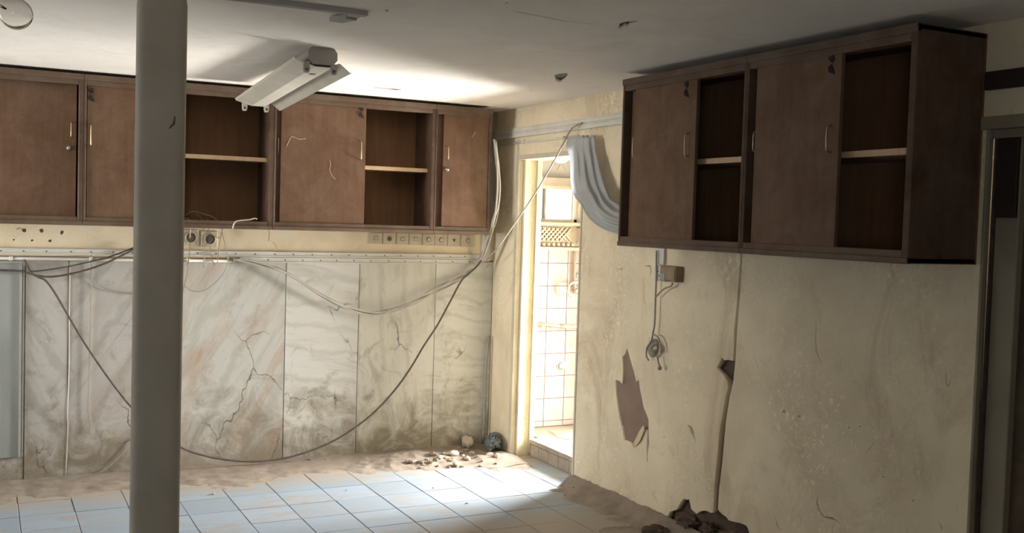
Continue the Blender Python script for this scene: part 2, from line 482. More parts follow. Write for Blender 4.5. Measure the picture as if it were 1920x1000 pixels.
# ---- floor with its tiles
fb = MB().box((ROOMX0 - .1, ROOMY0 - .1, -.12), (T, .1, -.010))
floor = tag(obj('floor', fb, M['grout']), kind='structure')
TX, TY, JO = .2625, .2695, .0035
xs0, ys0 = -.104, -.170
tm = MB().box((-TX / 2 + JO / 2, -TY / 2 + JO / 2, -.0105), (TX / 2 - JO / 2, TY / 2 - JO / 2, 0), .0018)
me_tile = bpy.data.meshes.new('tile'); bmesh.ops.recalc_face_normals(tm.bm, faces=tm.bm.faces); tm.bm.to_mesh(me_tile); tm.bm.free()
me_tile.materials.append(M['tile'])
fo = origin_of(floor)
for i in range(-1, 16):
    for j in range(-1, 15):
        x = xs0 - (i + .5) * TX; y = ys0 - (j + .5) * TY
        if y > .02 or x > .15: continue
        o = bpy.data.objects.new('tile', me_tile); o.parent = floor
        o.location = Vector((x, y, random.uniform(-.0012, .0012))) - fo
        o.rotation_euler = (random.uniform(-.003, .003), random.uniform(-.003, .003), random.uniform(-.004, .004))
        COL.objects.link(o)
fx = MB()
fx.box((ROOMX0, ROOMY0, -.0105), (xs0 - 16 * TX, 0, -.001)); fx.box((xs0 - 16 * TX, ROOMY0, -.0105), (0, ys0 - 15 * TY, -.001))
obj('floor_slab', fx, M['tile'], floor)

# ---- ceiling: a plaster layer with its broken holes and slits, and the rough slab behind it
def pix2(poly, f, a, b):
    out = []
    for p in poly:
        q = f(*p); out.append((q[a], q[b]))
    return out
holes = [
    [(1159, 50), (1163, 44), (1172, 41), (1182, 40), (1194, 39), (1199, 42), (1192, 46), (1180, 48), (1176, 51), (1170, 49), (1163, 54)],
    [(1039, 141), (1050, 138), (1063, 137), (1066, 142), (1060, 150), (1050, 154), (1042, 151)],
    slit([(690, 164), (705, 165), (722, 166), (740, 168), (752, 168.5)], 3.0),
    [(721, 19), (727, 18), (729, 22), (724, 22.5)], [(944, 6), (950, 4), (957, 3.5), (950, 7)],
    slit([(441, 122), (444, 117), (470, 118), (500, 118)], 1.4),
    slit([(960, 20), (985, 25), (1020, 32), (1055, 39), (1088, 43)], 1.6),  # narrow slit standing in for the faint shadow of a plaster ridge
    slit([(1088, 43), (1105, 45), (1128, 47)], 1.0), slit([(1077, 4), (1077, 26)], 1.0), slit([(925, 110), (926, 158)], 1.0),
    slit([(1021, 95), (1021, 155)], .9), slit([(1060, 104), (1064, 113), (1078, 114)], .9), slit([(993, 160), (994, 172), (1010, 172)], .9),
]
outl = [(ROOMX0, 0.0), (0.0, 0.0), (0.0, ROOMY0), (ROOMX0, ROOMY0)]
ceil = sheet('ceiling', [outl] + [pix2(h, CE, 0, 1) for h in holes], lambda a, b, d: Vector((a, b, H + d)), .018, M['ceiling'])
tag(ceil, kind='structure')
obj('ceiling_slab', MB().box((ROOMX0 - .1, ROOMY0 - .1, H + .018), (T, .1, H + .14)), M['ceiling_core'], ceil)

# ---- back wall: core, plaster above, band with holes, stone slabs below
wb = tag(obj('wall_back', MB().box((ROOMX0 - .1, .022, -.1), (T, .16, H + .02)), M['upper']), kind='structure')
zt0 = BW(450, 470).z                        # top of trunking
BT, BB = 1.475, 1.30
bo = [(ROOMX0, BB), (0.0, BB), (0.0, BT + .06), (ROOMX0, BT + .06)]
def blob(x, y, r, n=7):
    return [(x + r * random.uniform(.7, 1.2) * math.cos(2 * math.pi * k / n), y + r * random.uniform(.7, 1.1) * math.sin(2 * math.pi * k / n)) for k in range(n)]
bh = [blob(45, 432, 4.5), blob(78, 433, 4.5), blob(116, 436, 4), blob(26, 450, 2), blob(60, 451, 2.6), blob(94, 452, 3.4),
      slit([(30, 431), (36, 428), (44, 428.5)], 2), slit([(508, 452), (517, 459), (520, 469)], 1.2)]
sheet('plaster_band', [bo] + [pix2(h, BW, 0, 2) for h in bh], lambda a, b, d: Vector((a, d, b)), .02, M['band'], wb)
ST = 1.29
joints = [-60, 47, 128, 262, 535, 672, 815, 921]
jx = [BW(x, 600).x for x in joints]; jx[-1] = -.002
R_ = math.radians
mars = [
    marble('stone_slab_a', R_(58), (0.486, 0.466, 0.427), (0.389, 0.365, 0.330), (0.389, 0.350, 0.292), .5, 1.2, 2.1),
    marble('stone_slab_b', R_(27), (0.486, 0.462, 0.423), (0.359, 0.335, 0.301), (0.389, 0.340, 0.282), .5, 1.4, 5.3),
    marble('stone_slab_c', R_(-32), (0.492, 0.467, 0.428), (0.354, 0.330, 0.295), (0.393, 0.344, 0.285), .6, 1.4, 8.2),
    marble('stone_slab_d', R_(-30), (0.559, 0.549, 0.499), (0.447, 0.427, 0.366), (0.447, 0.315, 0.224), .9, 1.0, 3.7, .35),
    marble('stone_slab_e', R_(82), (0.655, 0.638, 0.588), (0.531, 0.508, 0.452), (0.565, 0.554, 0.452), .4, 2.0, 6.4),
    marble('stone_slab_f', R_(4), (0.621, 0.599, 0.514), (0.497, 0.469, 0.384), (0.565, 0.520, 0.395), .5, 1.7, 1.3),
    marble('stone_slab_g', R_(86), (0.610, 0.593, 0.514), (0.486, 0.463, 0.384), (0.542, 0.508, 0.395), .5, 2.2, 9.1)]
zm = [.0, .003, .0015, .0, .002, .0, .0025]
for k in range(7):
    a, b = jx[k] + .0018, jx[k + 1] - .0018
    obj('stone_slab', MB().box((a, -zm[k], .002), (b, .024, ST), .0015), mars[k], wb)
# further slabs to the left of the frame
for k in range(4):
    b = jx[0] - .62 * k - .002
    obj('stone_slab', MB().box((max(b - .616, ROOMX0), 0, .002), (b, .024, ST), .0015), mars[k], wb)
# white filler in the second joint
fl_ = [BW(131, 500, .003), BW(130, 560, .003), BW(129.5, 640, .003), BW(129, 700, .003), BW(126, 780, .003), BW(127, 800, .003), BW(123, 895, .003)]
obj('joint_filler', MB().tube(fl_, .0035, 6, smooth=4), M['cable_white'], wb)

# ---- right wall: core + plaster layer with the crack channel, peeled patch and broken foot
wr_core = MB()
for (y0, y1, z0, z1) in ((.0, DY0, 0, H), (DY0, DY1, DZ, H), (DY1, EY0, 0, H), (EY0, EY1, EZ, H), (EY1, ROOMY0 - .1, 0, H)):
    wr_core.box((.036, y0, z0 - .01), (T, y1, z1))
wr = tag(obj('wall_right', wr_core, M['core']), kind='structure')
foot = [(1082, 906), (1100, 909), (1118, 913), (1145, 924), (1151, 921), (1160, 926), (1170, 937), (1187, 941), (1200, 950), (1214, 955), (1230, 960), (1232, 966), (1246, 976), (1252, 970),
        (1255, 960), (1262, 958), (1269, 956), (1273, 948), (1277, 941), (1280, 937), (1284, 935), (1287, 938), (1292, 936), (1294, 945), (1296, 955), (1306, 964), (1312, 959), (1320, 958),
        (1327, 959), (1332, 962), (1337, 962),
        (1337, 957), (1339, 915), (1344, 865), (1350, 802), (1361, 740), (1365, 728), (1364, 715), (1356, 703), (1343, 690), (1347, 684), (1351, 677), (1352, 669), (1358, 676), (1366, 675), (1374, 677),
        (1375.5, 660), (1376, 620), (1382, 567), (1386, 510), (1388.5, 470), (1392.5, 470), (1390, 515), (1386.5, 567), (1382, 620), (1379, 675),
        (1375, 715), (1368, 745), (1361, 790), (1354.5, 865), (1348.5, 915), (1346, 955),
        (1349, 960), (1356, 966), (1362, 970), (1366, 976), (1376, 979), (1387, 981), (1395, 984), (1400, 987), (1403, 993), (1405, 1000)]
fp = pix2(foot, RW, 1, 2)
outer = [(0, 0), (0, H), (ROOMY0, H), (ROOMY0, 0), (EY1, 0), (EY1, EZ), (EY0, EZ), (EY0, 0.0), (-3.2, .02), (-2.9, .01), (-2.72, .03), (-2.6, .0)] \
    + [p for p in fp[::-1]] + [(DY1, .03), (DY1, DZ), (DY0, DZ), (DY0, 0)]
peel = [(1175, 651), (1179, 664), (1183, 678), (1188, 695), (1191, 708), (1193, 716), (1196, 713), (1198, 714), (1199.5, 727), (1202, 740), (1207, 765), (1213, 779), (1216, 788), (1216, 800), (1217, 830), (1214, 858), (1216.5, 869), (1212.5, 866),
        (1212, 840), (1213, 806), (1209, 806), (1203, 820), (1197, 832), (1190, 840), (1186, 838), (1184, 831), (1177, 828), (1170, 825), (1168, 812), (1167, 802), (1164, 796), (1162, 785), (1159, 770), (1157, 755), (1155, 740), (1154, 712), (1162, 715), (1167, 721), (1168, 692), (1167, 676), (1167, 669), (1172, 664)]
rh = [peel,
      slit([(1289, 796), (1295, 802), (1298, 812), (1304, 828)], 4.5),
      slit([(1226, 926), (1230, 936), (1233, 946)], 2.0), slit([(1324, 911), (1326, 917), (1328, 923)], 2.0),
      slit([(1773, 688), (1773.5, 705), (1774, 720), (1777, 726), (1782, 717)], 3.2), slit([(1794, 670), (1791, 690)], 1.6),
      slit([(1531, 600), (1529, 632), (1531, 660), (1539, 679)], 1.8), slit([(1485, 605), (1479, 650)], 1.4), slit([(1600, 632), (1596, 655)], 1.6),
      slit([(1535, 930), (1531, 940), (1536, 958), (1545, 970), (1560, 973), (1576, 981)], 3.2), slit([(1563, 980), (1562, 990), (1560, 1003)], 2.0),
      slit([(1454, 970), (1457, 985), (1464, 998)], 3.0), slit([(1606, 992), (1604, 1004)], 2.6), slit([(1761, 978), (1765, 990), (1767, 996)], 2.6),
      slit([(1621, 865), (1619, 882)], 3.6), slit([(1642, 827), (1630, 842), (1622, 852)], 1.6), slit([(1720, 936), (1721, 972)], 2.2),
      blob(1712, 939, 3, 6), blob(1592, 802, 2.4, 6), blob(1612, 800, 2, 6), blob(1656, 894, 2.2, 6), blob(1470, 772, 3, 6), blob(1498, 781, 2.6, 6),
      slit([(1816, 880), (1814, 885)], 1.2), slit([(1242, 497), (1243, 499)], .8), slit([(1178, 540), (1179, 546)], 3), blob(1245, 820, 1.8, 6),
      slit([(1208, 499), (1219, 499), (1221, 508), (1219, 520)], 2.2), slit([(1211, 754), (1214, 760)], 3), slit([(1319, 575), (1316, 592)], 1.4),
      slit([(1152, 497), (1158, 505), (1166, 505), (1173, 498)], 1.2), slit([(978, 206), (978, 222)], 1.4), slit([(1211, 876), (1211, 886)], 2.6), slit([(1813, 903), (1815, 908)], 1.2)]
sheet('cream_plaster_layer', [outer] + [pix2(h, RW, 1, 2) for h in rh], lambda a, b, d: Vector((d, a, b)), .037, M['rplaster'], wr)
# reddish undercoat in the peeled patch, with the loose flake hanging at its lower tip
pc = [RW(1150, 645), RW(1224, 645), RW(1224, 872), RW(1150, 872)]
obj('undercoat', MB().box((.012, pc[0].y, pc[2].z), (.0365, pc[1].y, pc[0].z)), M['peel'], wr)
fk = [RW(1188, 833, .000), RW(1192, 838, .004), RW(1200, 828, .010), RW(1209, 806, .012), RW(1207, 798, .006), RW(1199, 810, .004)]
obj('loose_flake', MB().prism(fk, (-.003, .001, 0)), M['flake'], wr)
# render band low in the right corner by the wall foot
# ---- other walls of the room (behind and left of the photographer)
lm = MB()
ly0, ly1, lz0, lz1 = -1.62, -.28, .83, 2.07
for a, b in (((ROOMY0 - .1, 0), (ly0, H)), ((ly1, 0), (.1, H)), ((ly0, 0), (ly1, lz0)), ((ly0, lz1), (ly1, H))):
    lm.box((ROOMX0 - .12, a[0], a[1] - .02), (ROOMX0, b[0], b[1] + .02))
tag(obj('wall_left', lm, M['farwall']), kind='structure')
w4 = MB()
for y in (ly0 + .02, ly1 - .02): w4.box((ROOMX0 - .10, y - .02, lz0), (ROOMX0 - .05, y + .02, lz1))
for z in (lz0 + .02, lz1 - .02): w4.box((ROOMX0 - .10, ly0, z - .02), (ROOMX0 - .05, ly1, z + .02))
tag(obj('window_4', w4, M['frame']), kind='structure')
wm = MB()
wx0, wx1, wz0, wz1 = -5.75, -4.25, .95, 2.15
for a, b in (((ROOMX0 - .1, 0), (wx0, H)), ((wx1, 0), (.2, H)), ((wx0, 0), (wx1, wz0)), ((wx0, wz1), (wx1, H))):
    wm.box((a[0], ROOMY0 - .12, a[1] - .02), (b[0], ROOMY0, b[1] + .02))
tag(obj('wall_rear', wm, M['farwall']), kind='structure')
w3 = MB()
for x in (wx0 + .025, (wx0 + wx1) / 2, wx1 - .025): w3.box((x - .025, ROOMY0 - .09, wz0), (x + .025, ROOMY0 - .04, wz1))
for z in (wz0 + .025, wz1 - .025): w3.box((wx0, ROOMY0 - .09, z - .025), (wx1, ROOMY0 - .04, z + .025))
tag(obj('added_fill_window', w3, M['frame']), kind='structure')  # unseen window, added to give the rear fill light an opening

# ---- bathroom shell
tag(obj('floor_bathroom', MB().box((T + .085, BY0 - .1, -.1), (BX1 + .1, .12, BFL - .004)), M['bathfloor']), kind='structure')
kb = tag(obj('trim_1', MB().box((T, DY1 - .02, -.01), (T + .085, DY0 + .02, BFL - .006)), M['bgrout']), kind='structure')
n = 6
for k in range(n):
    a = DY0 + (DY1 - DY0) * k / n; b = DY0 + (DY1 - DY0) * (k + 1) / n
    obj('kerb_tile', MB().box((T - .008, a - .002, .0), (T + .01, b + .002, BFL - .03), .002), M['kerb'], kb)
    obj('kerb_cap', MB().box((T - .012, a - .0015, BFL - .027), (T + .088, b + .0015, BFL + .004), .003), M['kerb'], kb)
tag(obj('ceiling_bathroom', MB().box((T - .01, BY0 - .1, H), (BX1 + .1, .12, H + .1)), M['bathwhite']), kind='structure')
tag(obj('wall_bathroom_near', MB().box((T, BY0 - .12, 0), (BX1 + .1, BY0, H)), M['bathwhite']), kind='structure')
# inner face of the partition
tag(obj('wall_bathroom_inner', MB().box((T, DY1 - .001, BFL), (T + .012, BY0, H)).box((T, DY0, BFL), (T + .012, 0, H)).box((T, DY0, DZ), (T + .012, DY1, H)), M['bathwhite']), kind='structure')
# east wall with the wide open window the daylight comes through
oy0, oy1, oz0, oz1 = -1.10, -.02, .12, 1.95
em = MB()
em.box((BX1, BY0 - .1, -.02), (BX1 + .1, oy0, H)); em.box((BX1, oy1, -.02), (BX1 + .1, .12, H))
em.box((BX1, oy0, -.02), (BX1 + .1, oy1, oz0)); em.box((BX1, oy0, oz1), (BX1 + .1, oy1, H))
tag(obj('wall_bathroom_east', em, M['bathwhite']), kind='structure')
tag(obj('added_light_screen', MB().box((1.12, -.40, BFL - .01), (1.19, .001, H)), M['bathwhite']), kind='structure')  # unseen wall added to keep the window light off the far tiles
w2 = MB()
for y in (oy0 + .02, oy1 - .02): w2.box((BX1 + .02, y - .02, oz0), (BX1 + .06, y + .02, oz1))
for z in (oz0 + .02, oz1 - .02): w2.box((BX1 + .02, oy0, z - .02), (BX1 + .06, oy1, z + .02))
tag(obj('window_2', w2, M['frame']), kind='structure')
# far wall of the bathroom: tiled below, window above
wpa, wpb = px(1013, 350, 1, .0), px(1078, 418, 1, .0)
wx_0, wx_1, wz_0, wz_1 = wpa.x, wpb.x + .02, wpb.z, px(1045, 349, 1, 0).z
wf = MB()
wf.box((T, .0, 0), (wx_0, .12, H)); wf.box((wx_1, .0, 0), (BX1 + .05, .12, H))
wf.box((wx_0, .0, 0), (wx_1, .12, wz_0)); wf.box((wx_0, .0, wz_1), (wx_1, .12, H))
wfo = tag(obj('wall_bathroom_far', wf, M['bathwhite']), kind='structure')
bt_top = px(1045, 467, 1, 0).z
TB = .163
tx_off = px(1026, 500, 1, 0).x
rows = int((bt_top - BFL) / TB) + 1
obj('tile_bed', MB().box((T, -.006, BFL), (1.12, .001, bt_top)), M['bgrout'], wfo)
bmz = MB().box((-TB / 2 + .002, -.0045, -TB / 2 + .002), (TB / 2 - .002, .0045, TB / 2 - .002), .001)
meb = {}
bmesh.ops.recalc_face_normals(bmz.bm, faces=bmz.bm.faces)
for k in ('btile', 'btilef'):
    meb[k] = bpy.data.meshes.new('wall_tile'); bmz.bm.to_mesh(meb[k]); meb[k].materials.append(M[k])
bmz.bm.free()
wo = origin_of(wfo)
tz_line = px(1040, 536, 1, 0).z
kz = math.floor((tz_line - BFL) / TB)
z0_ = tz_line - (kz + 1) * TB
for i in range(-3, 9):
    for j in range(-1, 11):
        x = tx_off + (i + .5) * TB; z = z0_ + (j + .5) * TB
        if x - TB / 2 < T or x + TB / 2 > 1.115 or z - TB / 2 > bt_top - .02 or z + TB / 2 < BFL + .02: continue
        if z + TB / 2 > bt_top or z - TB / 2 < BFL:
            za_, zb2 = max(z - TB / 2 + .002, BFL + .001), min(z + TB / 2 - .002, bt_top - .001)
            obj('wall_tile', MB().box((x - TB / 2 + .002, -.014, za_), (x + TB / 2 - .002, -.005, zb2), .001), M['btile'], wfo)
            continue
        fl = (i * 5 + j * 3) % 7 in (0, 3) or (i, j) in ((0, 5), (1, 2), (1, 4))
        o = bpy.data.objects.new('wall_tile', meb['btilef' if fl else 'btile']); o.parent = wfo
        o.location = Vector((x, -.0095, z)) - wo
        COL.objects.link(o)
# window 1: frame, mullion, frosted pane
w1 = thing('window_1', None, None, (wx_0, .05, wz_0), kind='structure')
fm = MB(); fw = .022
fm.box((wx_0, .01, wz_0), (wx_0 + fw, .06, wz_1)); fm.box((wx_1 - fw, .01, wz_0), (wx_1, .06, wz_1))
fm.box((wx_0, .01, wz_0), (wx_1, .06, wz_0 + fw)); fm.box((wx_0, .01, wz_1 - fw), (wx_1, .06, wz_1))
obj('window_frame', fm, M['frame'], w1)
mx = px(1024, 380, 1, -.0).x
obj('mullion', MB().box((mx - .006, .015, wz_0), (mx + .006, .05, wz_1)), M['jambtan'], w1)
obj('pane', MB().box((wx_0 + fw, .040, wz_0 + fw), (wx_1 - fw, .046, wz_1 - fw)), M['pane'], w1)
# moulded lintel over the window and the stucco frieze under it
lt = MB()
for k, (ya, yb, dd) in enumerate(((334, 339, .05), (339, 344, .035), (344, 349, .02))):
    za, zb = px(1040, ya, 1, 0).z, px(1040, yb, 1, 0).z
    lt.box((wx_0 - .03, -dd, zb), (wx_1 + .05, .0, za))
tag(obj('trim_2', lt, M['stucco']), kind='structure')
fz0, fz1 = px(1040, 466, 1, 0).z, px(1040, 420, 1, 0).z
fr = thing('trim_3', None, None, (.6, 0, fz0), kind='structure')
fxa, fxb = T + .02, px(1074, 440, 1, 0).x
obj('frieze_board', MB().box((fxa, -.018, fz0), (fxb + .10, 0, fz1)), M['stucco'], fr)
obj('frieze_cap', MB().box((fxa, -.060, fz1 - .012), (fxb + .10, 0, fz1 + .014), .004), M['stucco'], fr)
obj('frieze_base', MB().box((fxa, -.045, fz0 - .014), (fxb + .10, 0, fz0 + .012), .004), M['stucco'], fr)
za, zb = px(1040, 451, 1, 0).z, px(1040, 427, 1, 0).z
hh = zb - za; step = hh / 2.6
k = 0; x = fxa
while x + hh < fxb:
    for sgn in (1, -1):
        p = Vector((x if sgn > 0 else x + hh, -.021, za)); q = Vector((x + hh if sgn > 0 else x, -.021, zb))
        d = (q - p).normalized(); w_ = Vector((-d.z, 0, d.x)) * .0055
        obj('lattice_bar', MB().prism([p - w_, p + w_, q + w_, q - w_], (0, -.010 - .004 * (sgn > 0), 0)), M['stucco'], fr)
    x += step
x = fxa + .02; zc = px(1040, 458, 1, 0).z
while x < fxb:
    obj('bead', MB().lathe([(.008, 0), (.0135, .006), (.0145, .014), (.010, .022), (.004, .026)], (x, -.016, zc), (0, -1, 0), 10), M['stucco'], fr)
    x += .040
br = [(fxb + .015, zb), (fxb + .075, zb), (fxb + .085, zb - .03), (fxb + .07, za + .02), (fxb + .05, za - .02), (fxb + .02, za - .02), (fxb + .03, za + .03)]
obj('scroll_bracket', MB().prism([(a, -.018, b) for a, b in br], (0, -.05, 0)), M['stucco'], fr)

# ---- doorway to the bathroom: enamelled frame and plastered reveal
d1 = thing('door_1', None, None, (0, DY0, 0), kind='structure')
obj('reveal', MB().box((.002, DY0 - .012, .0), (T + .012, DY0 + .001, DZ)), M['reveal'], d1)
obj('reveal_near', MB().box((.002, DY1 - .001, .0), (T + .012, DY1 + .012, DZ)), M['reveal'], d1)
obj('reveal_head', MB().box((.002, DY0, DZ - .012), (T + .012, DY1, DZ + .001)), M['reveal'], d1)
obj('frame_post', MB().box((-.016, DY0 + .026, .0), (.002, DY0 - .012, DZ + .004), .002), M['frame'], d1)
obj('frame_stop', MB().box((.022, DY0 - .012, .0), (.05, DY0 - .034, DZ - .012), .002), M['frame'], d1)
obj('frame_back', MB().box((T - .02, DY0 - .012, .02), (T + .016, DY0 - .026, DZ - .012), .002), M['frame'], d1)
obj('frame_head', MB().box((-.014, DY0 + .026, DZ - .014), (.002, DY1 - .01, DZ + .016), .002), M['frame'], d1)
obj('frame_post', MB().box((-.006, DY1 - .012, .0), (.03, DY1 + .004, DZ), .002), M['frame'], d1)

# ---- second doorway at the right edge, with its dark door
d2 = thing('door_2', None, None, (0, EY0, 0), kind='structure')
obj('jamb', MB().box((.045, EY0 - .012, 0), (.12, EY0 - .105, EZ - .03), .003), M['jambtan'], d2)
obj('jamb_edge', MB().box((-.004, EY0 + .004, 0), (.018, EY0 - .008, EZ), .002), M['jambtan'], d2)
obj('door_leaf', MB().box((.075, EY0 - .105, 0), (.115, EY1, EZ - .03)), M['doordark'], d2)
obj('leaf_gap', MB().box((.070, EY0 - .235, 0), (.078, EY0 - .247, EZ - .03)), M['darkgap'], d2)
obj('head_casing', MB().box((-.012, EY0 + .03, EZ - .01), (.03, EY1, EZ + .035), .002), M['jambtan'], d2)
obj('head_jamb', MB().box((.02, EY0, EZ - .04), (.12, EY1, EZ)), M['jambtan'], d2)
obj('dark_lining', MB().box((.030, EY0 - .020, RW(1868, 408).z), (.046, EY0 - .100, EZ - .03), .002), M['darkstrip'], d2)
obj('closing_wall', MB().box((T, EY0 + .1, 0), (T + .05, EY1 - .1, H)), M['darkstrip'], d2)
s0, s1 = RW(1856, 136), RW(1856, 170)
tag(obj('picture_rail', MB().box((-.022, EY0 + .01, s1.z), (0, ROOMY0, s0.z), .003), M['darkstrip']),
    'dark wooden strip across the wall above the dark door', 'wall strip')

# ================================================================== CABINETS
class Local:
    """u along the front from left to right, v from the front into the depth, w up"""
    def __init__(s, kind): s.k = kind
    def __call__(s, u, v, w):
        return Vector((u, -CD + v, w)) if s.k == 'B' else Vector((-RD + v, -u, w))
    def box(s, mb, a, b, bevel=0.0): return mb.box(s(*a), s(*b), bevel)

def pull(L, u, w0, w1, v, parent, mat=None, bow=.022):
    pts = [L(u, v, w0), L(u, v - bow * .8, w0 + .006), L(u, v - bow, w0 + (w1 - w0) * .3), L(u, v - bow, w0 + (w1 - w0) * .7), L(u, v - bow * .8, w1 - .006), L(u, v, w1)]
    h = obj('handle', MB().tube(pts, .0032, 8, smooth=4), mat or M['brass'], parent)
    return h

def chip(L, u, w, v, parent, s=1.0):
    """torn-out lock: two ragged sockets with a bent strap"""
    a = [(u - .020 * s, w + .030), (u + .006 * s, w + .040), (u + .012 * s, w + .020), (u + .002 * s, w + .008), (u - .012 * s, w + .018)]
    obj('torn_lock', MB().prism([L(p, v, q) for p, q in a], L(0, -.004, 0) - L(0, 0, 0)), M['torn'], parent)
    b = [(u - .018 * s, w - .008), (u - .002 * s, w + .004), (u + .010 * s, w - .018), (u + .016 * s, w - .036), (u + .006 * s, w - .030), (u - .012 * s, w - .026)]
    obj('torn_lock', MB().prism([L(p, v, q) for p, q in b], L(0, -.005, 0) - L(0, 0, 0)), M['torn'], parent)

def cabinet(L, name, label, u0, u1, w0, w1, depth, postl, postr, doors, shelf=None, group=None):
    base = L((u0 + u1) / 2, depth, w0)
    t = thing(name, label, 'cabinet', base, group)
    B = lambda nm, a, b, mat, bev=0.0, par=t: obj(nm, L.box(MB(), a, b, bev), mat, par)
    tr, brl = .058, .046
    B('top_panel', (u0, .006, w1 - .018), (u1, depth, w1), M['wood'])
    B('bottom_panel', (u0, .006, w0), (u1, depth, w0 + .018), M['wood'])
    B('back_panel', (u0, depth - .008, w0 + .018), (u1, depth, w1 - .018), M['inner'])
    B('side_panel', (u0, .002, w0 + .001), (u0 + postl, depth - .008, w1 - .001), M['wood'], .003)
    B('side_panel', (u1 - postr, .002, w0 + .001), (u1, depth - .008, w1 - .001), M['wood'], .003)
    a, b = u0 + postl * 0, u1 - postr * 0
    B('top_rail', (a, -.004, w1 - tr * .52), (b, .020, w1 + .001), M['woodh'], .003)
    B('top_track', (u0 + postl, .004, w1 - tr), (u1 - postr, .060, w1 - tr * .50), M['woodh'], .002)
    B('bottom_rail', (a, -.004, w0 - .001), (b, .020, w0 + brl * .50), M['woodh'], .004)
    B('bottom_track', (u0 + postl, .004, w0 + brl * .46), (u1 - postr, .060, w0 + brl), M['woodh'], .002)
    for d in doors:
        v = .012 if d['front'] else .038
        z0, z1 = w0 + brl - .004, w1 - tr + .004
        dr = B('sliding_door', (d['u0'], v, z0), (d['u1'], v + .018, z1), M['door'], .0015)
        if 'pull' in d: pull(L, d['pull'][0], d['pull'][1], d['pull'][2], v, dr, bow=d.get('bow', .022))
        if 'chip' in d: chip(L, d['chip'][0], d['chip'][1], v, dr)
        if 'lock' in d:
            lu, lw = d['lock']
            obj('lock', MB().lathe([(.014, 0), (.014, .008), (.010, .012), (.010, .016), (.004, .018)], L(lu, v, lw), L(0, -1, 0) - L(0, 0, 0), 14), M['steel'], dr)
        if 'scratch' in d:
            for pts in d['scratch']:
                obj('scratch', MB().tube([L(p[0], v - .0004, p[1]) for p in pts], .0016, 5, smooth=3), M['rawedge'], dr)
    if shelf:
        B('shelf', (u0 + postl, .072, shelf - .012), (u1 - postr, depth - .010, shelf + .012), M['shelf'])
        obj('shelf_edge', L.box(MB(), (u0 + postl + .001, .066, shelf - .0125), (u1 - postr - .001, .0725, shelf + .0125), .002), M['rawedge'], t)
    return t

LB, LR = Local('B'), Local('R')
ub = lambda x, y=300, v=0.0: px(x, y, 1, -CD + v).x
zb_ = lambda x, y, v=0.0: px(x, y, 1, -CD + v).z
W0, W1 = 1.484, 2.312
# widths read off the front
pA, pB, pC, pD = ub(156), ub(513), ub(816), ub(922)
cabinet(LB, 'wall_cabinet', 'leftmost wall cabinet of the back wall, shut, with a bar handle and a hanging lock',
        ub(-150), pA, W0, W1, CD, .03, .024,
        [dict(front=False, u0=ub(-140), u1=ub(144), pull=(ub(134, 240), zb_(134, 258), zb_(134, 228)), lock=(ub(130, 277), zb_(130, 277)))],
        None)
cabinet(LB, 'wall_cabinet', 'half-open wall cabinet of the back wall, partly behind the post, tangled wires at its foot',
        pA + .0005, pB, W0, W1, CD, .014, .022,
        [dict(front=True, u0=ub(163), u1=ub(341), pull=(ub(170, 255), zb_(170, 274), zb_(170, 234)), chip=(ub(172, 178), zb_(172, 178))),
         dict(front=False, u0=ub(170), u1=ub(330))], zb_(420, 296, .066))
cabinet(LB, 'wall_cabinet', 'half-open wall cabinet of the back wall behind the tube light, scratched sliding door',
        pB + .0005, pC, W0, W1, CD, .014, .022,
        [dict(front=True, u0=ub(527), u1=ub(686), pull=(ub(677, 282), zb_(677, 300), zb_(677, 265)), chip=(ub(679, 213), zb_(679, 211)),
              scratch=[[(ub(538, 275), zb_(538, 275)), (ub(545, 260), zb_(545, 260)), (ub(550, 256), zb_(550, 256)), (ub(562, 261), zb_(562, 261)), (ub(574, 260), zb_(574, 260))],
                       [(ub(619, 300), zb_(619, 300)), (ub(621, 310), zb_(621, 310)), (ub(619, 318), zb_(619, 318)), (ub(624, 330), zb_(624, 330)), (ub(630, 336), zb_(630, 336))]]),
         dict(front=False, u0=ub(517), u1=ub(670), pull=(ub(524, 275), zb_(524, 292), zb_(524, 258)), bow=.016)], zb_(740, 317, .066))
cabinet(LB, 'wall_cabinet', 'narrow shut wall cabinet at the corner end of the back wall row',
        pC + .0005, pD, W0, W1, CD, .012, .018,
        [dict(front=True, u0=ub(832), u1=ub(917), pull=(ub(840, 287), zb_(840, 300), zb_(840, 275)), lock=(ub(839, 318), zb_(839, 318)),
              scratch=[[(ub(886, 258), zb_(886, 258)), (ub(893, 248), zb_(893, 248))]]),
         dict(front=False, u0=ub(820), u1=ub(905))], None)

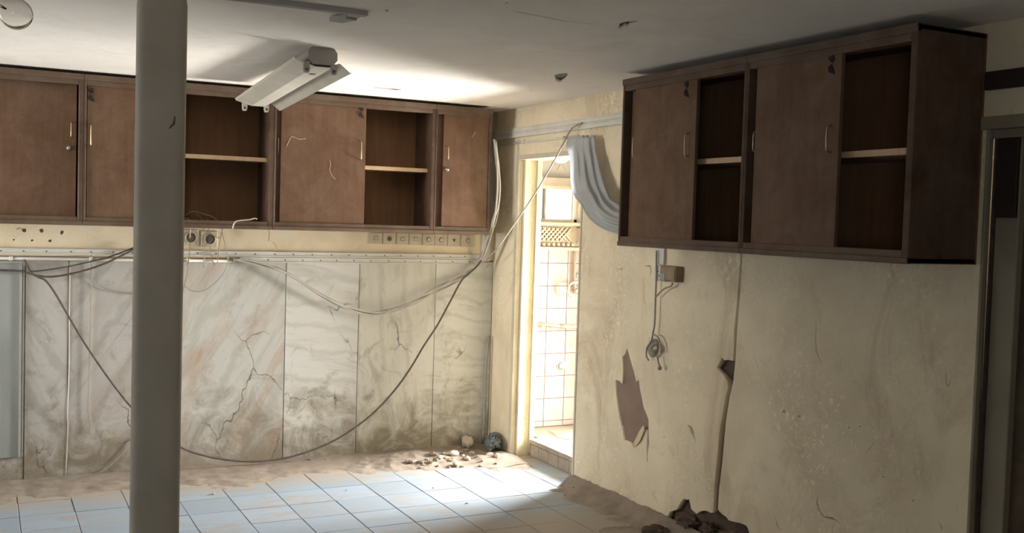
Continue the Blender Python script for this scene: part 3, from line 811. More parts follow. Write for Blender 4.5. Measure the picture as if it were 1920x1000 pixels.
ur = lambda x, y=300, v=0.0: -px(x, y, 0, -RD + v).y
zr_ = lambda x, y, v=0.0: px(x, y, 0, -RD + v).z
Q0, Q1 = 1.474, 2.296
cabinet(LR, 'hanging_cabinet', 'half-open dark hanging cabinet on the right wall, the end beside the curtain',
        ur(1163), ur(1394), Q0, Q1, RD, .016, .020,
        [dict(front=True, u0=ur(1183), u1=ur(1298), pull=(ur(1287, 270), zr_(1287, 294), zr_(1287, 250)), chip=(ur(1284, 170), zr_(1284, 168))),
         dict(front=False, u0=ur(1170), u1=ur(1285), pull=(ur(1180, 275), zr_(1180, 297), zr_(1180, 255)), bow=.018)], zr_(1350, 301, .066))
cabinet(LR, 'hanging_cabinet', 'half-open dark hanging cabinet on the right wall, the end beside the dark door',
        ur(1394) + .0005, ur(1709), Q0, Q1, RD, .012, .028,
        [dict(front=True, u0=ur(1409), u1=ur(1566), pull=(ur(1553, 260), zr_(1553, 285), zr_(1553, 235)), chip=(ur(1556, 125), zr_(1556, 122))),
         dict(front=False, u0=ur(1400), u1=ur(1550), pull=(ur(1405, 265), zr_(1405, 285), zr_(1405, 245)), bow=.018)], zr_(1640, 287, .066))

# ================================================================== POST
pd = FWD + RGT * ((296.5 - 960) / FPX)
pc_ = CAM + pd * 3.6
hw = 43.5 / FPX * 3.6
pt = thing('steel_post', 'thick grey olive steel post standing floor to ceiling at the left', 'post', (pc_.x, pc_.y, 0))
ang = math.atan2(pd.x, pd.y)
pm = MB().box((-hw, -hw, 0), (hw, hw, H - .0), hw * .58, 8)
bmesh.ops.transform(pm.bm, matrix=Matrix.Translation((pc_.x, pc_.y, 0)) @ Matrix.Rotation(-ang * .55, 4, 'Z'), verts=pm.bm.verts)
for f in pm.bm.faces: f.smooth = abs(f.normal.z) < .5
obj('shaft', pm, M['post'], pt)
obj('base_plate', MB().box((pc_.x - .15, pc_.y - .15, 0), (pc_.x + .15, pc_.y + .15, .012), .002), M['post'], pt)
sc_ = [CAM + (FWD + RGT * ((x - 960) / FPX) + UPV * ((500 - y) / FPX)) * (3.6 - hw * 1.03) for x, y in ((302, 232), (304, 242), (309, 246), (318, 240), (326, 232), (328, 218))]
obj('paint_scar', MB().tube(sc_, [.003, .006, .006, .004, .004, .002], 6), M['socketdark'], pt)

# ================================================================== CEILING THINGS
# twin tube batten without its tubes
a_, b_ = CE(578, 85), CE(622, 88)
fxx = (a_.x + b_.x) / 2 + .004; fy0 = -1.90; fy1 = -.43
fxt = thing('tube_light', 'white twin tube light fitting on the ceiling, both tubes missing', 'ceiling light', (fxx, (fy0 + fy1) / 2, H))
hp = [(-.050, 0), (.050, 0), (.066, -.020), (.066, -.052), (.050, -.074), (-.036, -.084), (.036, -.084)]
hp = [(-.052, 0), (.052, 0), (.066, -.020), (.066, -.052), (.046, -.076), (-.046, -.076), (-.066, -.052), (-.066, -.020)]
obj('housing', MB().prism([(fxx + x, fy0, H + z) for x, z in hp], (0, fy1 - fy0, 0)), M['tubegrey'], fxt)
zr0 = H - .080
rp = [(-.128, .030), (-.122, .020), (-.036, -.004), (.034, -.004), (.070, .016), (.080, .016), (.128, -.022), (.134, -.018)]
rl = MB()
up_ = [(fxx + x, fy0 + .004, zr0 + z) for x, z in rp]; lo_ = [(fxx + x, fy0 + .004, zr0 + z - .003) for x, z in rp]
bmv = rl.bm
ra = [bmv.verts.new(p) for p in up_]; rb_ = [bmv.verts.new(p) for p in lo_]
rc = [bmv.verts.new((p[0], fy1 - .004, p[2])) for p in up_]; rd_ = [bmv.verts.new((p[0], fy1 - .004, p[2])) for p in lo_]
for i in range(len(rp) - 1):
    bmv.faces.new((ra[i], ra[i + 1], rc[i + 1], rc[i])); bmv.faces.new((rb_[i], rd_[i], rd_[i + 1], rb_[i + 1]))
    bmv.faces.new((ra[i], rb_[i], rb_[i + 1], ra[i + 1])); bmv.faces.new((rc[i], rc[i + 1], rd_[i + 1], rd_[i]))
bmv.faces.new((ra[0], rc[0], rd_[0], rb_[0])); bmv.faces.new((ra[-1], rb_[-1], rd_[-1], rc[-1]))
ref = obj('reflector', rl, M['tubewhite'], fxt)
for x, zt in ((-.074, .012), (.050, .010)):
    for y in (fy0 + .006, fy1 - .006):
        lh = [(-.014, zt), (-.014, -.024), (-.009, -.037), (.009, -.037), (.014, -.024), (.014, zt)]
        h_ = obj('lamp_holder', MB().prism([(fxx + x + p, y - .010, zr0 + q) for p, q in lh], (0, .020, 0)), M['tubewhite' if y > -1 else 'tubegrey'], fxt)
        s = -1 if y < -1 else 1
        obj('pin_slot', MB().lathe([(.007, 0), (.007, .002)], (fxx + x, y - .010, zr0 - .022), (0, -1, 0), 10), M['socketdark'], h_)
obj('cable_hole', MB().lathe([(.016, 0), (.016, .002)], (fxx + .002, fy0 + .20, zr0 - .0072), (.0, 0, -1), 14), M['socketdark'], fxt)

fxt.rotation_euler = (math.radians(-1.8), 0, math.radians(-2.2))
fxt.location.z -= .024; fxt.location.x += .048
# surface trunking on the ceiling with its short broken elbow
q0, q1 = CE(400, -17), CE(690, 20)
t1 = thing('ceiling_trunking', 'grey plastic trunking on the ceiling ending in a short broken elbow', 'trunking', ((q0.x + q1.x) / 2, q1.y, H))
dirx = (q1 - q0).normalized(); nrm = Vector((-dirx.y, dirx.x, 0))
wd, th = .034, .018
obj('long_run', MB().prism([q0 + nrm * .0, q1 + nrm * .0, q1 + nrm * wd, q0 + nrm * wd], (0, 0, -th)), M['tubegrey'], t1)
e0 = q1 - dirx * .055 + nrm * wd
obj('elbow', MB().prism([e0, e0 + dirx * .05, e0 + dirx * .045 + nrm * .10, e0 + dirx * .005 + nrm * .075], (0, 0, -th * .8)), M['tubegrey'], t1)
obj('elbow_lid', MB().prism([e0 - dirx * .035 + nrm * .14 + Vector((0, 0, -.004)), e0 + dirx * .015 + nrm * .14 + Vector((0, 0, -.004)), e0 + dirx * .045 + nrm * .06 + Vector((0, 0, -.004)), e0 + dirx * .0 + nrm * .05 + Vector((0, 0, -.004))], (0, 0, -th)), M['tubegrey'], t1)

# bare bulb hanging close by, tilted on its stiff wire
def PD(x, y, d): return CAM + (FWD + RGT * ((x - 960) / FPX) + UPV * ((500 - y) / FPX)) * d
BD = 2.15
bc, bn_ = PD(30, 26, BD), PD(-18, 2, BD)
ax = (bn_ - bc).normalized()
R0 = 29.5 / FPX * BD
bt = thing('hanging_bulb', 'clear bare light bulb hanging from its wire at the top left', 'light bulb', bc)
prof = []
for k in range(0, 12):
    a = math.pi - k / 11 * math.pi * .72
    prof.append((R0 * math.sin(a) if k else .0005, R0 * math.cos(a)))
prof += [(R0 * .62, R0 * .98), (R0 * .50, R0 * 1.25), (R0 * .45, R0 * 1.55), (R0 * .44, R0 * 1.8)]
gl = MB().lathe(prof, bc, ax, 28)
inn = [(max(r - .0012, .0004), h + (.0012 if h < 0 else 0)) for r, h in prof]
gl.lathe(inn, bc, ax, 28)
gi = bpy.data.meshes.new('glass'); gl.bm.to_mesh(gi); gl.bm.free()
# flip the inner shell so that the glass is a thin wall
bm = bmesh.new(); bm.from_mesh(gi); nf = len(bm.faces)
bm.faces.ensure_lookup_table()
half = [f for f in bm.faces][:nf // 2]; other = [f for f in bm.faces][nf // 2:]
bmesh.ops.recalc_face_normals(bm, faces=half); bmesh.ops.recalc_face_normals(bm, faces=other); bmesh.ops.reverse_faces(bm, faces=other)
bm.to_mesh(gi); bm.free()
finish('glass', gi, M['glass'], bt)
obj('screw_cap', MB().lathe([(R0 * .46, R0 * 1.78), (R0 * .48, R0 * 1.9), (R0 * .46, R0 * 2.0), (R0 * .48, R0 * 2.1), (R0 * .46, R0 * 2.25), (R0 * .3, R0 * 2.4)], bc, ax, 18), M['steel'], bt)
obj('socket', MB().lathe([(R0 * .60, R0 * 1.9), (R0 * .64, R0 * 2.0), (R0 * .64, R0 * 2.8), (R0 * .4, R0 * 3.1), (R0 * .15, R0 * 3.3)], bc, ax, 18), M['socketdark'], bt)
se = bc + ax * R0 * 3.25
obj('wire', MB().tube([se, se + ax * .03 + Vector((0, 0, .02)), se + Vector((.03, .02, .10)), se + Vector((.07, .04, .18)), Vector((se.x + .085, se.y + .05, H))], .0035, 8, smooth=5), M['cable_dark'], bt)
obj('filament_stem', MB().tube([bc + ax * R0 * 1.8, bc + ax * R0 * .7], [.005, .002], 8), M['glass'], bt)

# ================================================================== TRUNKING AND SOCKETS ON THE BACK WALL
def rail(name, label, xa, xb, z_top, z_bot, depth, screws, zs, group=None):
    t = thing(name, label, 'trunking', ((xa + xb) / 2, -depth, z_bot), group)
    obj('channel', MB().box((xa, -depth * .75, z_bot + .004), (xb, .0005, z_top - .004)), M['white_trunk'], t)
    obj('lip', MB().box((xa, -depth, z_top - .010), (xb, .0, z_top), .003), M['white_trunk'], t)
    obj('lip', MB().box((xa, -depth, z_bot), (xb, .0, z_bot + .010), .003), M['white_trunk'], t)
    x = xa + .06
    while x < xb - .03:
        obj('screw', MB().lathe([(.0045, 0), (.0045, .0016), (.002, .0022)], (x, -depth * .75, zs), (0, -1, 0), 8), M['screw'], t)
        x += screws * random.uniform(.9, 1.1)
    return t
zA = BW(400, 470).z; zB = BW(400, 480.5).z; zC = BW(400, 492.0).z
xl, xr = BW(-160, 480).x, BW(905, 485).x
rail('wall_trunking', 'upper white screwed trunking running along the back wall under the sockets', xl, xr, zA, zB, .022, .118, (zA + zB) / 2)
rail('wall_trunking', 'lower white screwed trunking running along the back wall above the stone slabs', BW(449, 490).x, xr, zB - .002, zC, .022, .118, (zB + zC) / 2)
t = thing('wall_conduit', 'white conduit pipe under the trunking, passing behind the post', 'conduit', (BW(200, 487).x, -.01, zC))
obj('pipe', MB().tube([Vector((xl, -.014, BW(0, 484).z)), Vector((BW(443, 491).x, -.014, BW(443, 491).z + .004))], .0085, 10), M['white_trunk'], t)
obj('end_sleeve', MB().tube([Vector((BW(436, 491).x, -.014, BW(443, 491).z + .004)), Vector((BW(449, 491).x, -.014, BW(443, 491).z + .004))], .011, 10), M['tubegrey'], t)
for x in (20, 170, 352): obj('clip', MB().box((BW(x, 487).x - .008, -.026, BW(400, 490).z - .006), (BW(x, 487).x + .008, 0, BW(400, 490).z + .018), .002), M['white_trunk'], t)
# corner end block of the trunking
c0, c1 = BW(903, 436), BW(916, 490)
tag(obj('trunking_end_box', MB().box((c0.x, -.030, c1.z), (c1.x, .0, c0.z), .004).box((c0.x + .008, -.034, c1.z + .02), (c1.x - .008, -.028, c0.z - .02), .002), M['white_trunk']),
    'upright white end box of the trunking in the corner', 'junction box')

kinds = ['bar', 'ring', 'bar', 'bar', 'disc', 'disc', 'wedge', 'disc']
spans = [(693, 716), (718, 741), (743, 765), (767, 790), (792, 814), (815, 838), (839, 861), (864, 889)]
ords = ['first', 'second', 'third', 'fourth', 'fifth', 'sixth', 'seventh', 'eighth and last']
for k, ((xa, xb), kd) in enumerate(zip(spans, kinds)):
    p, q = BW(xa, 436 + k * .55), BW(xb, 457.5 + k * .75)
    s = thing('wall_socket', ords[k] + ' yellowed plate from the left in the row of eight by the corner', 'socket', ((p.x + q.x) / 2, -.006, q.z), 'row of plates under the back cabinets')
    obj('plate', MB().box((p.x, -.008, q.z), (q.x, .0, p.z), .002), M['plate'], s)
    cx, cz = (p.x + q.x) / 2, (p.z + q.z) / 2
    if kd == 'bar':
        obj('rocker', MB().box((cx - .012, -.013, cz - .010), (cx + .012, -.007, cz + .010), .002), M['plate'], s)
        obj('rocker_gap', MB().box((cx - .0135, -.0088, cz - .0125), (cx + .0135, -.0075, cz + .0125)), M['socketdark'], s)
    elif kd == 'ring':
        obj('rim', MB().lathe([(.021, 0), (.021, .006), (.016, .006), (.015, .001)], (cx, -.007, cz), (0, -1, 0), 16), M['plate'], s)
        obj('well', MB().lathe([(.014, 0), (.014, .0015)], (cx, -.0075, cz), (0, -1, 0), 14), M['socketdark'], s)
    elif kd == 'disc':
        obj('rim', MB().lathe([(.0165, 0), (.0165, .003)], (cx, -.0075, cz), (0, -1, 0), 16), M['socketdark'], s)
        obj('knob', MB().lathe([(.0135, 0), (.0135, .007), (.009, .009)], (cx, -.008, cz), (0, -1, 0), 14), M['plate'], s)
    else:
        obj('flap', MB().prism([(cx - .010, -.008, cz + .008), (cx + .012, -.008, cz + .008), (cx + .002, -.008, cz - .012)], (0, -.005, 0)), M['socketdark'], s)
for (xa, xb, ya, yb), lab in (((341, 371, 430, 461), 'square wall outlet beside the post, round dark socket with a wire'),
                              ((377, 407, 433, 464), 'square wall outlet second from the post, hidden by hanging wires')):
    p, q = BW(xa, ya), BW(xb, yb)
    s = thing('wall_outlet', lab, 'socket', ((p.x + q.x) / 2, -.006, q.z))
    obj('plate', MB().box((p.x, -.010, q.z), (q.x, .0, p.z), .003), M['plate'], s)
    cx, cz = (p.x + q.x) / 2 + .004, (p.z + q.z) / 2
    obj('rim', MB().lathe([(.034, 0), (.034, .005), (.029, .005), (.029, .001)], (cx, -.009, cz), (0, -1, 0), 20), M['plate'], s)
    obj('well', MB().lathe([(.028, 0), (.028, .0012)], (cx, -.0098, cz), (0, -1, 0), 18), M['socketdark'], s)

# grey board with metal edge at the far left
p, q = BW(-60, 489), BW(42, 856)
gb = thing('wall_board', 'tall grey-green board with a metal edge on the back wall at the left', 'board', ((p.x + q.x) / 2, -.01, q.z))
obj('sheet', MB().box((p.x, -.012, q.z), (q.x - .022, -.001, p.z - .002)), M['board'], gb)
obj('edge_strip', MB().box((q.x - .022, -.020, q.z), (q.x - .010, -.001, p.z)), M['alu'], gb)
obj('edge_strip', MB().box((q.x - .006, -.016, q.z), (q.x, -.001, p.z)), M['alu'], gb)
obj('top_strip', MB().box((p.x, -.018, p.z - .012), (q.x, -.001, p.z)), M['alu'], gb)

# ================================================================== CABLES
def wire(name, label, pts, r, mat, cat='cable', group=None, sm=5, n=7):
    o = obj(name, MB().tube(pts, r, n, smooth=sm), mat)
    return tag(o, label, cat, group)
def path(l, d, f=BW): return [f(x, y, dd if not isinstance(d, (int, float)) else d) for (x, y, *r_) in l for dd in [r_[0] if r_ else d]]

# pale cable slanting over the doorway, and the long dark one that droops along the wall
lc = [RW(1092, 230, .035), RW(1080, 236, .05), RW(1068, 247, .06), px(1040, 300, 0, -.10), px(1005, 360, 0, -.13), px(970, 412, 0, -.14), px(935, 462, 0, -.14), px(912, 488, 0, -.14)]
wire('slanting_cable', 'pale cable slanting across the top of the bathroom doorway', lc, .0045, M['cable_grey'], sm=5)
lc = [BW(x, y, .10) for x, y in ((908, 478), (896, 497), (880, 513), (865, 527), (846, 562), (820, 610), (795, 648), (770, 690), (740, 732), (700, 775), (660, 806), (620, 830), (570, 850), (520, 862), (470, 866), (420, 862), (380, 854), (345, 842), (300, 815), (252, 770), (215, 725), (180, 676), (150, 630), (122, 582), (100, 545), (85, 526), (72, 520), (58, 511), (50, 497), (45, 487))]
lc[-1].y = -.012
lc[-2].y = -.04
wire('hanging_cable', 'long dark cable drooping in a deep curve almost to the floor along the wall', lc, .0062, M['cable_dark'], sm=5)
wire('corner_pipe', 'thin dark pipe standing in the corner beside the doorway', [BW(917, 630, .03), BW(911, 690, .03), BW(909, 760, .03), BW(905, 838, .03)], .009, M['cable_grey'], 'pipe', sm=3)

bp = [(928, 262, .34), (932, 300, .34), (935, 345, .34), (933, 385, .33), (926, 416, .31), (915, 452, .20), (905, 478, .12), (893, 497, .06), (878, 511, .05), (850, 527, .05), (820, 542, .05), (785, 561, .05), (745, 579, .05), (705, 587, .05), (670, 583, .05), (632, 569, .05), (590, 546, .05), (560, 525, .05), (528, 507, .05), (495, 497, .04), (465, 490, .035), (440, 487, .03)]
cb = thing('cable_bundle', 'bundle of grey and white cables swagged across the stone wall from the corner', 'cable bundle', BW(700, 587, .05))
for k, (mt, off) in enumerate((('cable_grey', 0), ('cable_white', 1), ('cable_grey', 2), ('cable_white', 3))):
    pts = []
    for i, (x, y, d) in enumerate(bp):
        s = math.sin(i * 1.1 + k * 1.9) * 3.2
        pts.append(BW(x + s * .8, y + s + k * .5, d + .006 * (k % 2)))
    obj('strand', MB().tube(pts, .0056, 6, smooth=5), M[mt], cb)
for (x, y) in ((880, 509), (722, 586)):
    obj('tie', MB().tube([BW(x + 4, y - 3, .05), BW(x - 4, y + 2, .05)], .0095, 8), simple('green_tape', (.20, .33, .30), (.15, .26, .24), 20, .6), cb)

wire('hanging_cable', 'dark cable from the left frame edge rising to the post under the trunking', path([(-60, 505), (0, 507), (40, 509), (70, 517), (100, 519), (145, 511), (190, 497), (225, 481), (262, 462)], .035), .0058, M['cable_dark'])
wire('hanging_cable', 'slimmer dark cable slanting straight up to the post below the trunking', path([(47, 490), (53, 501), (60, 509), (110, 503), (160, 493), (200, 483), (232, 472), (262, 460)], .028), .0045, M['cable_dark'])
wire('hanging_cable', 'thin pale cable sagging across the slab left of the post', path([(144, 511), (165, 521), (190, 538), (220, 548), (253, 551), (290, 545)], .012), .0030, M['cable_grey'])
wire('hanging_wire', 'thin dark wire hanging straight down the slab, twisted metal tip', path([(171, 478), (171, 520), (170, 580), (168.5, 640), (167, 700), (165, 760), (166, 780), (170, 797), (165, 814)], .012), .0028, M['cable_brown'], 'wire')
wire('hanging_wire', 'thin loose wire curling up the slab to the post near the floor', path([(150, 892), (185, 887), (205, 875), (225, 855), (240, 838), (255, 820)], .010), .0026, M['cable_grey'], 'wire')
# loose wires around the two outlets
wire('loose_wire', 'short wire looping from the cabinet into the outlet beside the post', path([(339, 428, .03), (342, 414, .05), (350, 409, .06), (356, 416, .06), (357, 432, .05), (356, 447, .02)], .05), .0032, M['cable_white'], 'wire')
wire('loose_wire', 'long pale wire arching out of the cabinet and looping below the trunking', path([(346, 405, .20), (362, 397, .25), (383, 402, .32), (402, 409, .34), (414, 425, .33), (419, 446, .20), (426, 475, .10), (427, 492, .08), (420, 512, .06), (407, 527, .05), (390, 541, .04), (372, 547, .035), (357, 544, .03), (346, 536, .03)], .05), .0034, M['cable_grey'], 'wire')
wire('loose_wire', 'straight dark wire hanging in front of the second outlet, blackened end', path([(366, 400, .25), (376, 408, .34), (383, 425, .33), (383.5, 450, .10), (383, 480, .05), (382, 503, .04)], .05), .0030, M['cable_brown'], 'wire')
wire('loose_wire', 'curled wire doubling back below the cabinet right of the second outlet', path([(389, 409, .32), (390, 425, .33), (393, 434, .20), (402, 443, .10), (413, 446, .08), (416, 435, .14), (420, 424, .33), (422, 412, .34)], .05), .0030, M['cable_brown'], 'wire')
wire('loose_wire', 'short white wire curling up over the cabinet edge', path([(436, 429, .33), (438, 421, .335), (443, 415, .335), (455, 413, .335), (468, 412, .335), (477, 409.5, .335), (482, 411, .335)], .335), .0036, M['cable_white'], 'wire')
wire('loose_wire', 'tiny wire stub dangling under the post of the half-open cabinet', path([(502, 417, .325), (504, 428, .32), (505, 440, .20), (504, 452, .06)], .05), .0028, M['cable_brown'], 'wire')
wire('loose_wire', 'dark wire hanging beside the post below the conduit', path([(352, 491, .03), (351, 512, .03), (347, 531, .03), (342, 548, .03)], .03), .0042, M['cable_brown'], 'wire')
wire('loose_wire', 'pair-thin wire hanging from the second outlet to the slab top', path([(393, 452, .02), (394, 470, .035), (398, 487, .035), (402, 497, .03)], .03), .0024, M['cable_brown'], 'wire')
wire('loose_wire', 'thin wire dropping from the first outlet across the trunking', path([(356, 454, .02), (355, 475, .035), (353, 490, .035), (350, 497, .03)], .03), .0024, M['cable_brown'], 'wire')
wire('loose_wire', 'slanting thin wire crossing the trunking right of the outlets', path([(417, 432, .20), (413, 450, .08), (410, 470, .04), (408, 492, .035)], .03), .0024, M['cable_brown'], 'wire')

# ================================================================== RIGHT WALL THINGS
def rrail(label, xa, ya0, ya1, xb, yb0, yb1, depth, yend=-2.2):
    p0, p1 = RW(xa, ya0), RW(xa, ya1)
    z0, z1 = p1.z, p0.z
    t = thing('wall_trunking', label, 'trunking', (-depth, p0.y, z0))
    obj('channel', MB().box((-depth * .7, -.004, z0 + .004), (0, yend, z1 - .004)), M['white_trunk'], t)
    obj('lip', MB().box((-depth, -.004, z1 - .008), (0, yend, z1), .002), M['white_trunk'], t)
    obj('lip', MB().box((-depth, -.004, z0), (0, yend, z0 + .008), .002), M['white_trunk'], t)
rrail('upper white trunking over the bathroom doorway', 970, 240, 249, 1162, 218, 226, .020)
rrail('lower white trunking over the bathroom doorway', 970, 249.6, 258.5, 1162, 227, 238, .026)
p = RW(968, 268)
t = thing('wall_conduit', 'thin white pipe over the bathroom doorway running behind the curtain top', 'conduit', p)
obj('pipe', MB().tube([Vector((-.010, -.004, p.z)), Vector((-.010, -1.12, p.z - .004))], .007, 8), M['white_trunk'], t)
obj('clip', MB().box((-.020, RW(984, 268).y - .010, p.z - .011), (0, RW(984, 268).y + .010, p.z + .011), .002), M['white_trunk'], t)
# cable pipe up the right wall above
t = thing('socket_box', 'rusty wall box with a white socket under the dark hanging cabinet', 'socket box', RW(1262, 531))
a, b = RW(1233, 497), RW(1252, 529)
obj('socket_plate', MB().box((-.022, a.y, b.z), (0, b.y, a.z), .003), M['white_trunk'], t)
for dy, dz in ((.012, .010), (-.012, .010), (.0, -.012)):
    obj('socket_hole', MB().lathe([(.0045, 0), (.0045, .001)], (-.0222, (a.y + b.y) / 2 + dy, (a.z + b.z) / 2 + dz), (-1, 0, 0), 8), M['socketdark'], t)
c0, c1 = RW(1252.5, 498), RW(1281, 530)
bxm = MB()
bxm.box((-.050, c0.y, c1.z), (0, c1.y, c0.z), .003)
obj('box_body', bxm, M['box'], t)
obj('box_lid', MB().box((-.053, c0.y - .020, c1.z + .008), (-.049, c1.y + .006, c0.z - .006), .001), M['box'], t)
obj('tape', MB().box((-.056, c0.y - .006, c1.z + .006), (-.049, c0.y - .050, c1.z + .040), .002), M['board'], t)
cn0, cn1 = RW(1234, 458), RW(1249, 497)
obj('riser', MB().box((-.018, cn0.y, cn1.z), (0, cn1.y, cn0.z + .06), .002), M['white_trunk'], t)
wire('plug_cable', 'grey cable hanging from the wall box to a wound coil', path([(1231, 470), (1230.5, 500), (1230, 530), (1229, 558), (1228, 590), (1227, 610), (1224, 626)], .030, RW), .0050, M['cable_grey'], 'cable')
wire('plug_cable', 'short grey lead curving from the box bottom into the hanging cable', path([(1261, 531), (1258, 537), (1247, 541), (1237, 549), (1230, 557)], .034, RW), .0045, M['cable_grey'], 'cable')
cl = thing('cable_coil', 'wound coil of grey cable with a small plug, hanging on the right wall', 'cable coil', RW(1226, 690, .03))
for k in range(6):
    pts = []
    for i in range(15):
        a = 2 * math.pi * i / 14
        ex, ey = (9.5 - k * .9) * math.cos(a), (23 - k * 2.2) * math.sin(a)
        th = .25 + k * .22
        pts.append(RW(1225 + k * .5 + ex * math.cos(th) - ey * math.sin(th) * .45, 653 + ex * math.sin(th) + ey * math.cos(th) * .72, .022 + .006 * k + .012 * math.sin(a)))
    obj('loop', MB().tube(pts, .0042, 6, smooth=2, cap=False), M['cable_grey'], cl)
obj('loop', MB().tube(path([(1224, 626), (1234, 634), (1239, 650), (1239, 662)], .035, RW), .0045, 6, smooth=4), M['cable_grey'], cl)
obj('loop', MB().tube(path([(1224, 626), (1221, 640), (1213, 652), (1212, 668), (1216, 676)], .035, RW), .0045, 6, smooth=4), M['cable_grey'], cl)
obj('lead', MB().tube(path([(1232, 668), (1234, 678), (1236, 686)], .035, RW), .004, 6, smooth=3), M['cable_grey'], cl)
obj('plug', MB().tube(path([(1236, 684), (1237, 689), (1236, 694)], .035, RW), [.005, .011, .006], 10, smooth=3), M['cable_grey'], cl)

# ---- curtain gathered at the doorway and tucked behind the cabinet
Lc = [(1065, 259), (1061, 273), (1067, 292), (1069, 315), (1070, 344), (1077, 368), (1091, 386), (1099, 402), (1112, 417), (1132, 430), (1158, 439), (1190, 446), (1225, 450)]
Rc = [(1114, 257), (1115, 265), (1117, 280), (1121, 297), (1126, 318), (1132, 340), (1139, 358), (1144, 371), (1150, 377), (1158, 382), (1168, 386), (1192, 392), (1225, 396)]
ns, rows_ = 44, None
Lp = catmull([Vector((x, y, 0)) for x, y in Lc], 5); Rp = catmull([Vector((x, y, 0)) for x, y in Rc], 5)
bm = bmesh.new(); grid = []
for i, (l, r) in enumerate(zip(Lp, Rp)):
    tt = i / (len(Lp) - 1); row = []
    for k in range(ns + 1):
        s = k / ns
        q = l.lerp(r, s)
        fold = .008 * math.sin(s * 26 + tt * 3.2 + .8 * math.sin(tt * 5)) + .007 * math.sin(s * 11 - tt * 6) + .006 * noise.noise((s * 6, tt * 8, 0))
        fold *= .35 + 1.0 * min(1, tt * 2.2)
        d = .062 + fold + .05 * math.sin(math.pi * min(1, s * 1.0)) * min(1, .3 + tt)
        row.append(bm.verts.new(RW(q.x, q.y, max(d, .012))))
    grid.append(row)
for a, b in zip(grid, grid[1:]):
    for k in range(ns):
        f = bm.faces.new((a[k], a[k + 1], b[k + 1], b[k])); f.smooth = True
bmesh.ops.recalc_face_normals(bm, faces=bm.faces)
cme = bpy.data.meshes.new('curtain'); bm.to_mesh(cme); bm.free()
cur = thing('curtain', 'dusty grey curtain beside the doorway, swept aside behind the dark cabinet', 'curtain', RW(1110, 440, .05))
cl_ = finish('cloth', cme, M['curtain'], cur)
so_ = cl_.modifiers.new('thickness', 'SOLIDIFY'); so_.thickness = .003
tp = [RW(1063, 259, .03), RW(1116, 255, .03)]
obj('heading_tape', MB().tube([RW(1063, 259, .05), RW(1078, 258, .058), RW(1096, 257, .05), RW(1115, 256, .055)], .007, 8, smooth=4), M['curtain'], cur)
for x, y in ((1066, 258), (1102, 256), (1110, 256)):
    obj('nail', MB().lathe([(.003, -.02), (.003, .03), (.007, .031), (.007, .034)], RW(x, y, .03), (-1, 0, 0), 8), M['steel'], cur)

# ================================================================== BATHROOM THINGS
def BF(x, y, d=0.0): return px(x, y, 1, -.012 - d)
t = thing('towel_rail', 'chipped metal rail on the bathroom tiles', 'rail', BF(1045, 612, .03))
obj('bracket', MB().lathe([(.022, 0), (.018, .010), (.009, .016), (.009, .050)], BF(1013, 609), (0, -1, 0), 12), M['pipe'], t)
obj('bar', MB().tube([BF(1008, 607, .05), BF(1040, 611, .05), BF(1068, 613, .05), BF(1110, 612, .05)], .012, 10), M['pipe'], t)
obj('sleeve', MB().tube([BF(1050, 612, .05), BF(1067, 613, .05)], .016, 10), M['pipe'], t)
wire('rail_wire', 'thin wire looping down from the bathroom rail', [BF(1033, 612, .05), BF(1038, 622, .04), BF(1050, 636, .03), BF(1066, 645, .03), BF(1082, 648, .03), BF(1098, 648, .03)], .003, M['cable_brown'], 'wire')
t = thing('wall_drain', 'round blue-grey drain cap in the bathroom tiles', 'drain', BF(1052, 697))
obj('cap', MB().lathe([(.030, 0), (.030, .006), (.010, .010)], BF(1052, 686), (0, -1, 0), 20), M['drain'], t)
obj('rim', MB().lathe([(.040, -.001), (.040, .004), (.031, .005)], BF(1052, 686), (0, -1, 0), 20), M['pipe'], t)
t = thing('water_tap', 'old bathroom tap with a curled spout below an upright pipe', 'tap', BF(1076, 555, .03))
obj('supply_pipe', MB().tube([BF(1078, 470, .02), BF(1078, 530, .02), BF(1078, 545, .02)], .010, 10), M['stucco'], t)
obj('spout', MB().tube([BF(1088, 530, .05), BF(1078, 529, .06), BF(1069, 533, .06), BF(1065, 542, .06), BF(1067, 552, .06), BF(1073, 556, .06)], .010, 10, smooth=4), M['pipe'], t)
obj('body', MB().lathe([(.018, 0), (.022, .012), (.018, .030), (.010, .045)], BF(1077, 545, .0), (0, -1, 0), 14), M['pipe'], t)
obj('valve', MB().lathe([(.012, 0), (.018, .01), (.018, .03), (.008, .04)], BF(1084, 522, .03), (0, 0, 1), 12), simple('green_valve', (.30, .42, .36), (.24, .34, .29), 20, .5), t)
bl = px(1053, 300, 1, -.28)
t = thing('ceiling_dome', 'white dome lamp hanging askew under the bathroom ceiling, cut off by the curtain', 'lamp', bl)
obj('dome', MB().lathe([(.085, 0), (.084, -.02), (.072, -.055), (.045, -.085), (.015, -.10)], bl + Vector((0, 0, .075)), (.25, 0, 1), 24), simple('milk_glass', (.80, .76, .68), (.72, .68, .60), 6, .3, bmp=0), t)
obj('rod', MB().tube([bl + Vector((.02, 0, .07)), Vector((bl.x + .04, bl.y, H))], .006, 8), M['pipe'], t)
for s in (-1, 1):
    obj('dangling_lead', MB().tube([bl + Vector((0, 0, -.015)), bl + Vector((s * .02, .0, -.05)), bl + Vector((s * .035, 0, -.075))], .003, 6, smooth=4), M['cable_brown'], t)
wire('floor_wire', 'thin wire lying on the bathroom floor', [px(1030, 808, 2, BFL + .002), px(1046, 818, 2, BFL + .002), px(1062, 824, 2, BFL + .002), px(1082, 824, 2, BFL + .002)], .003, M['cable_brown'], 'wire')

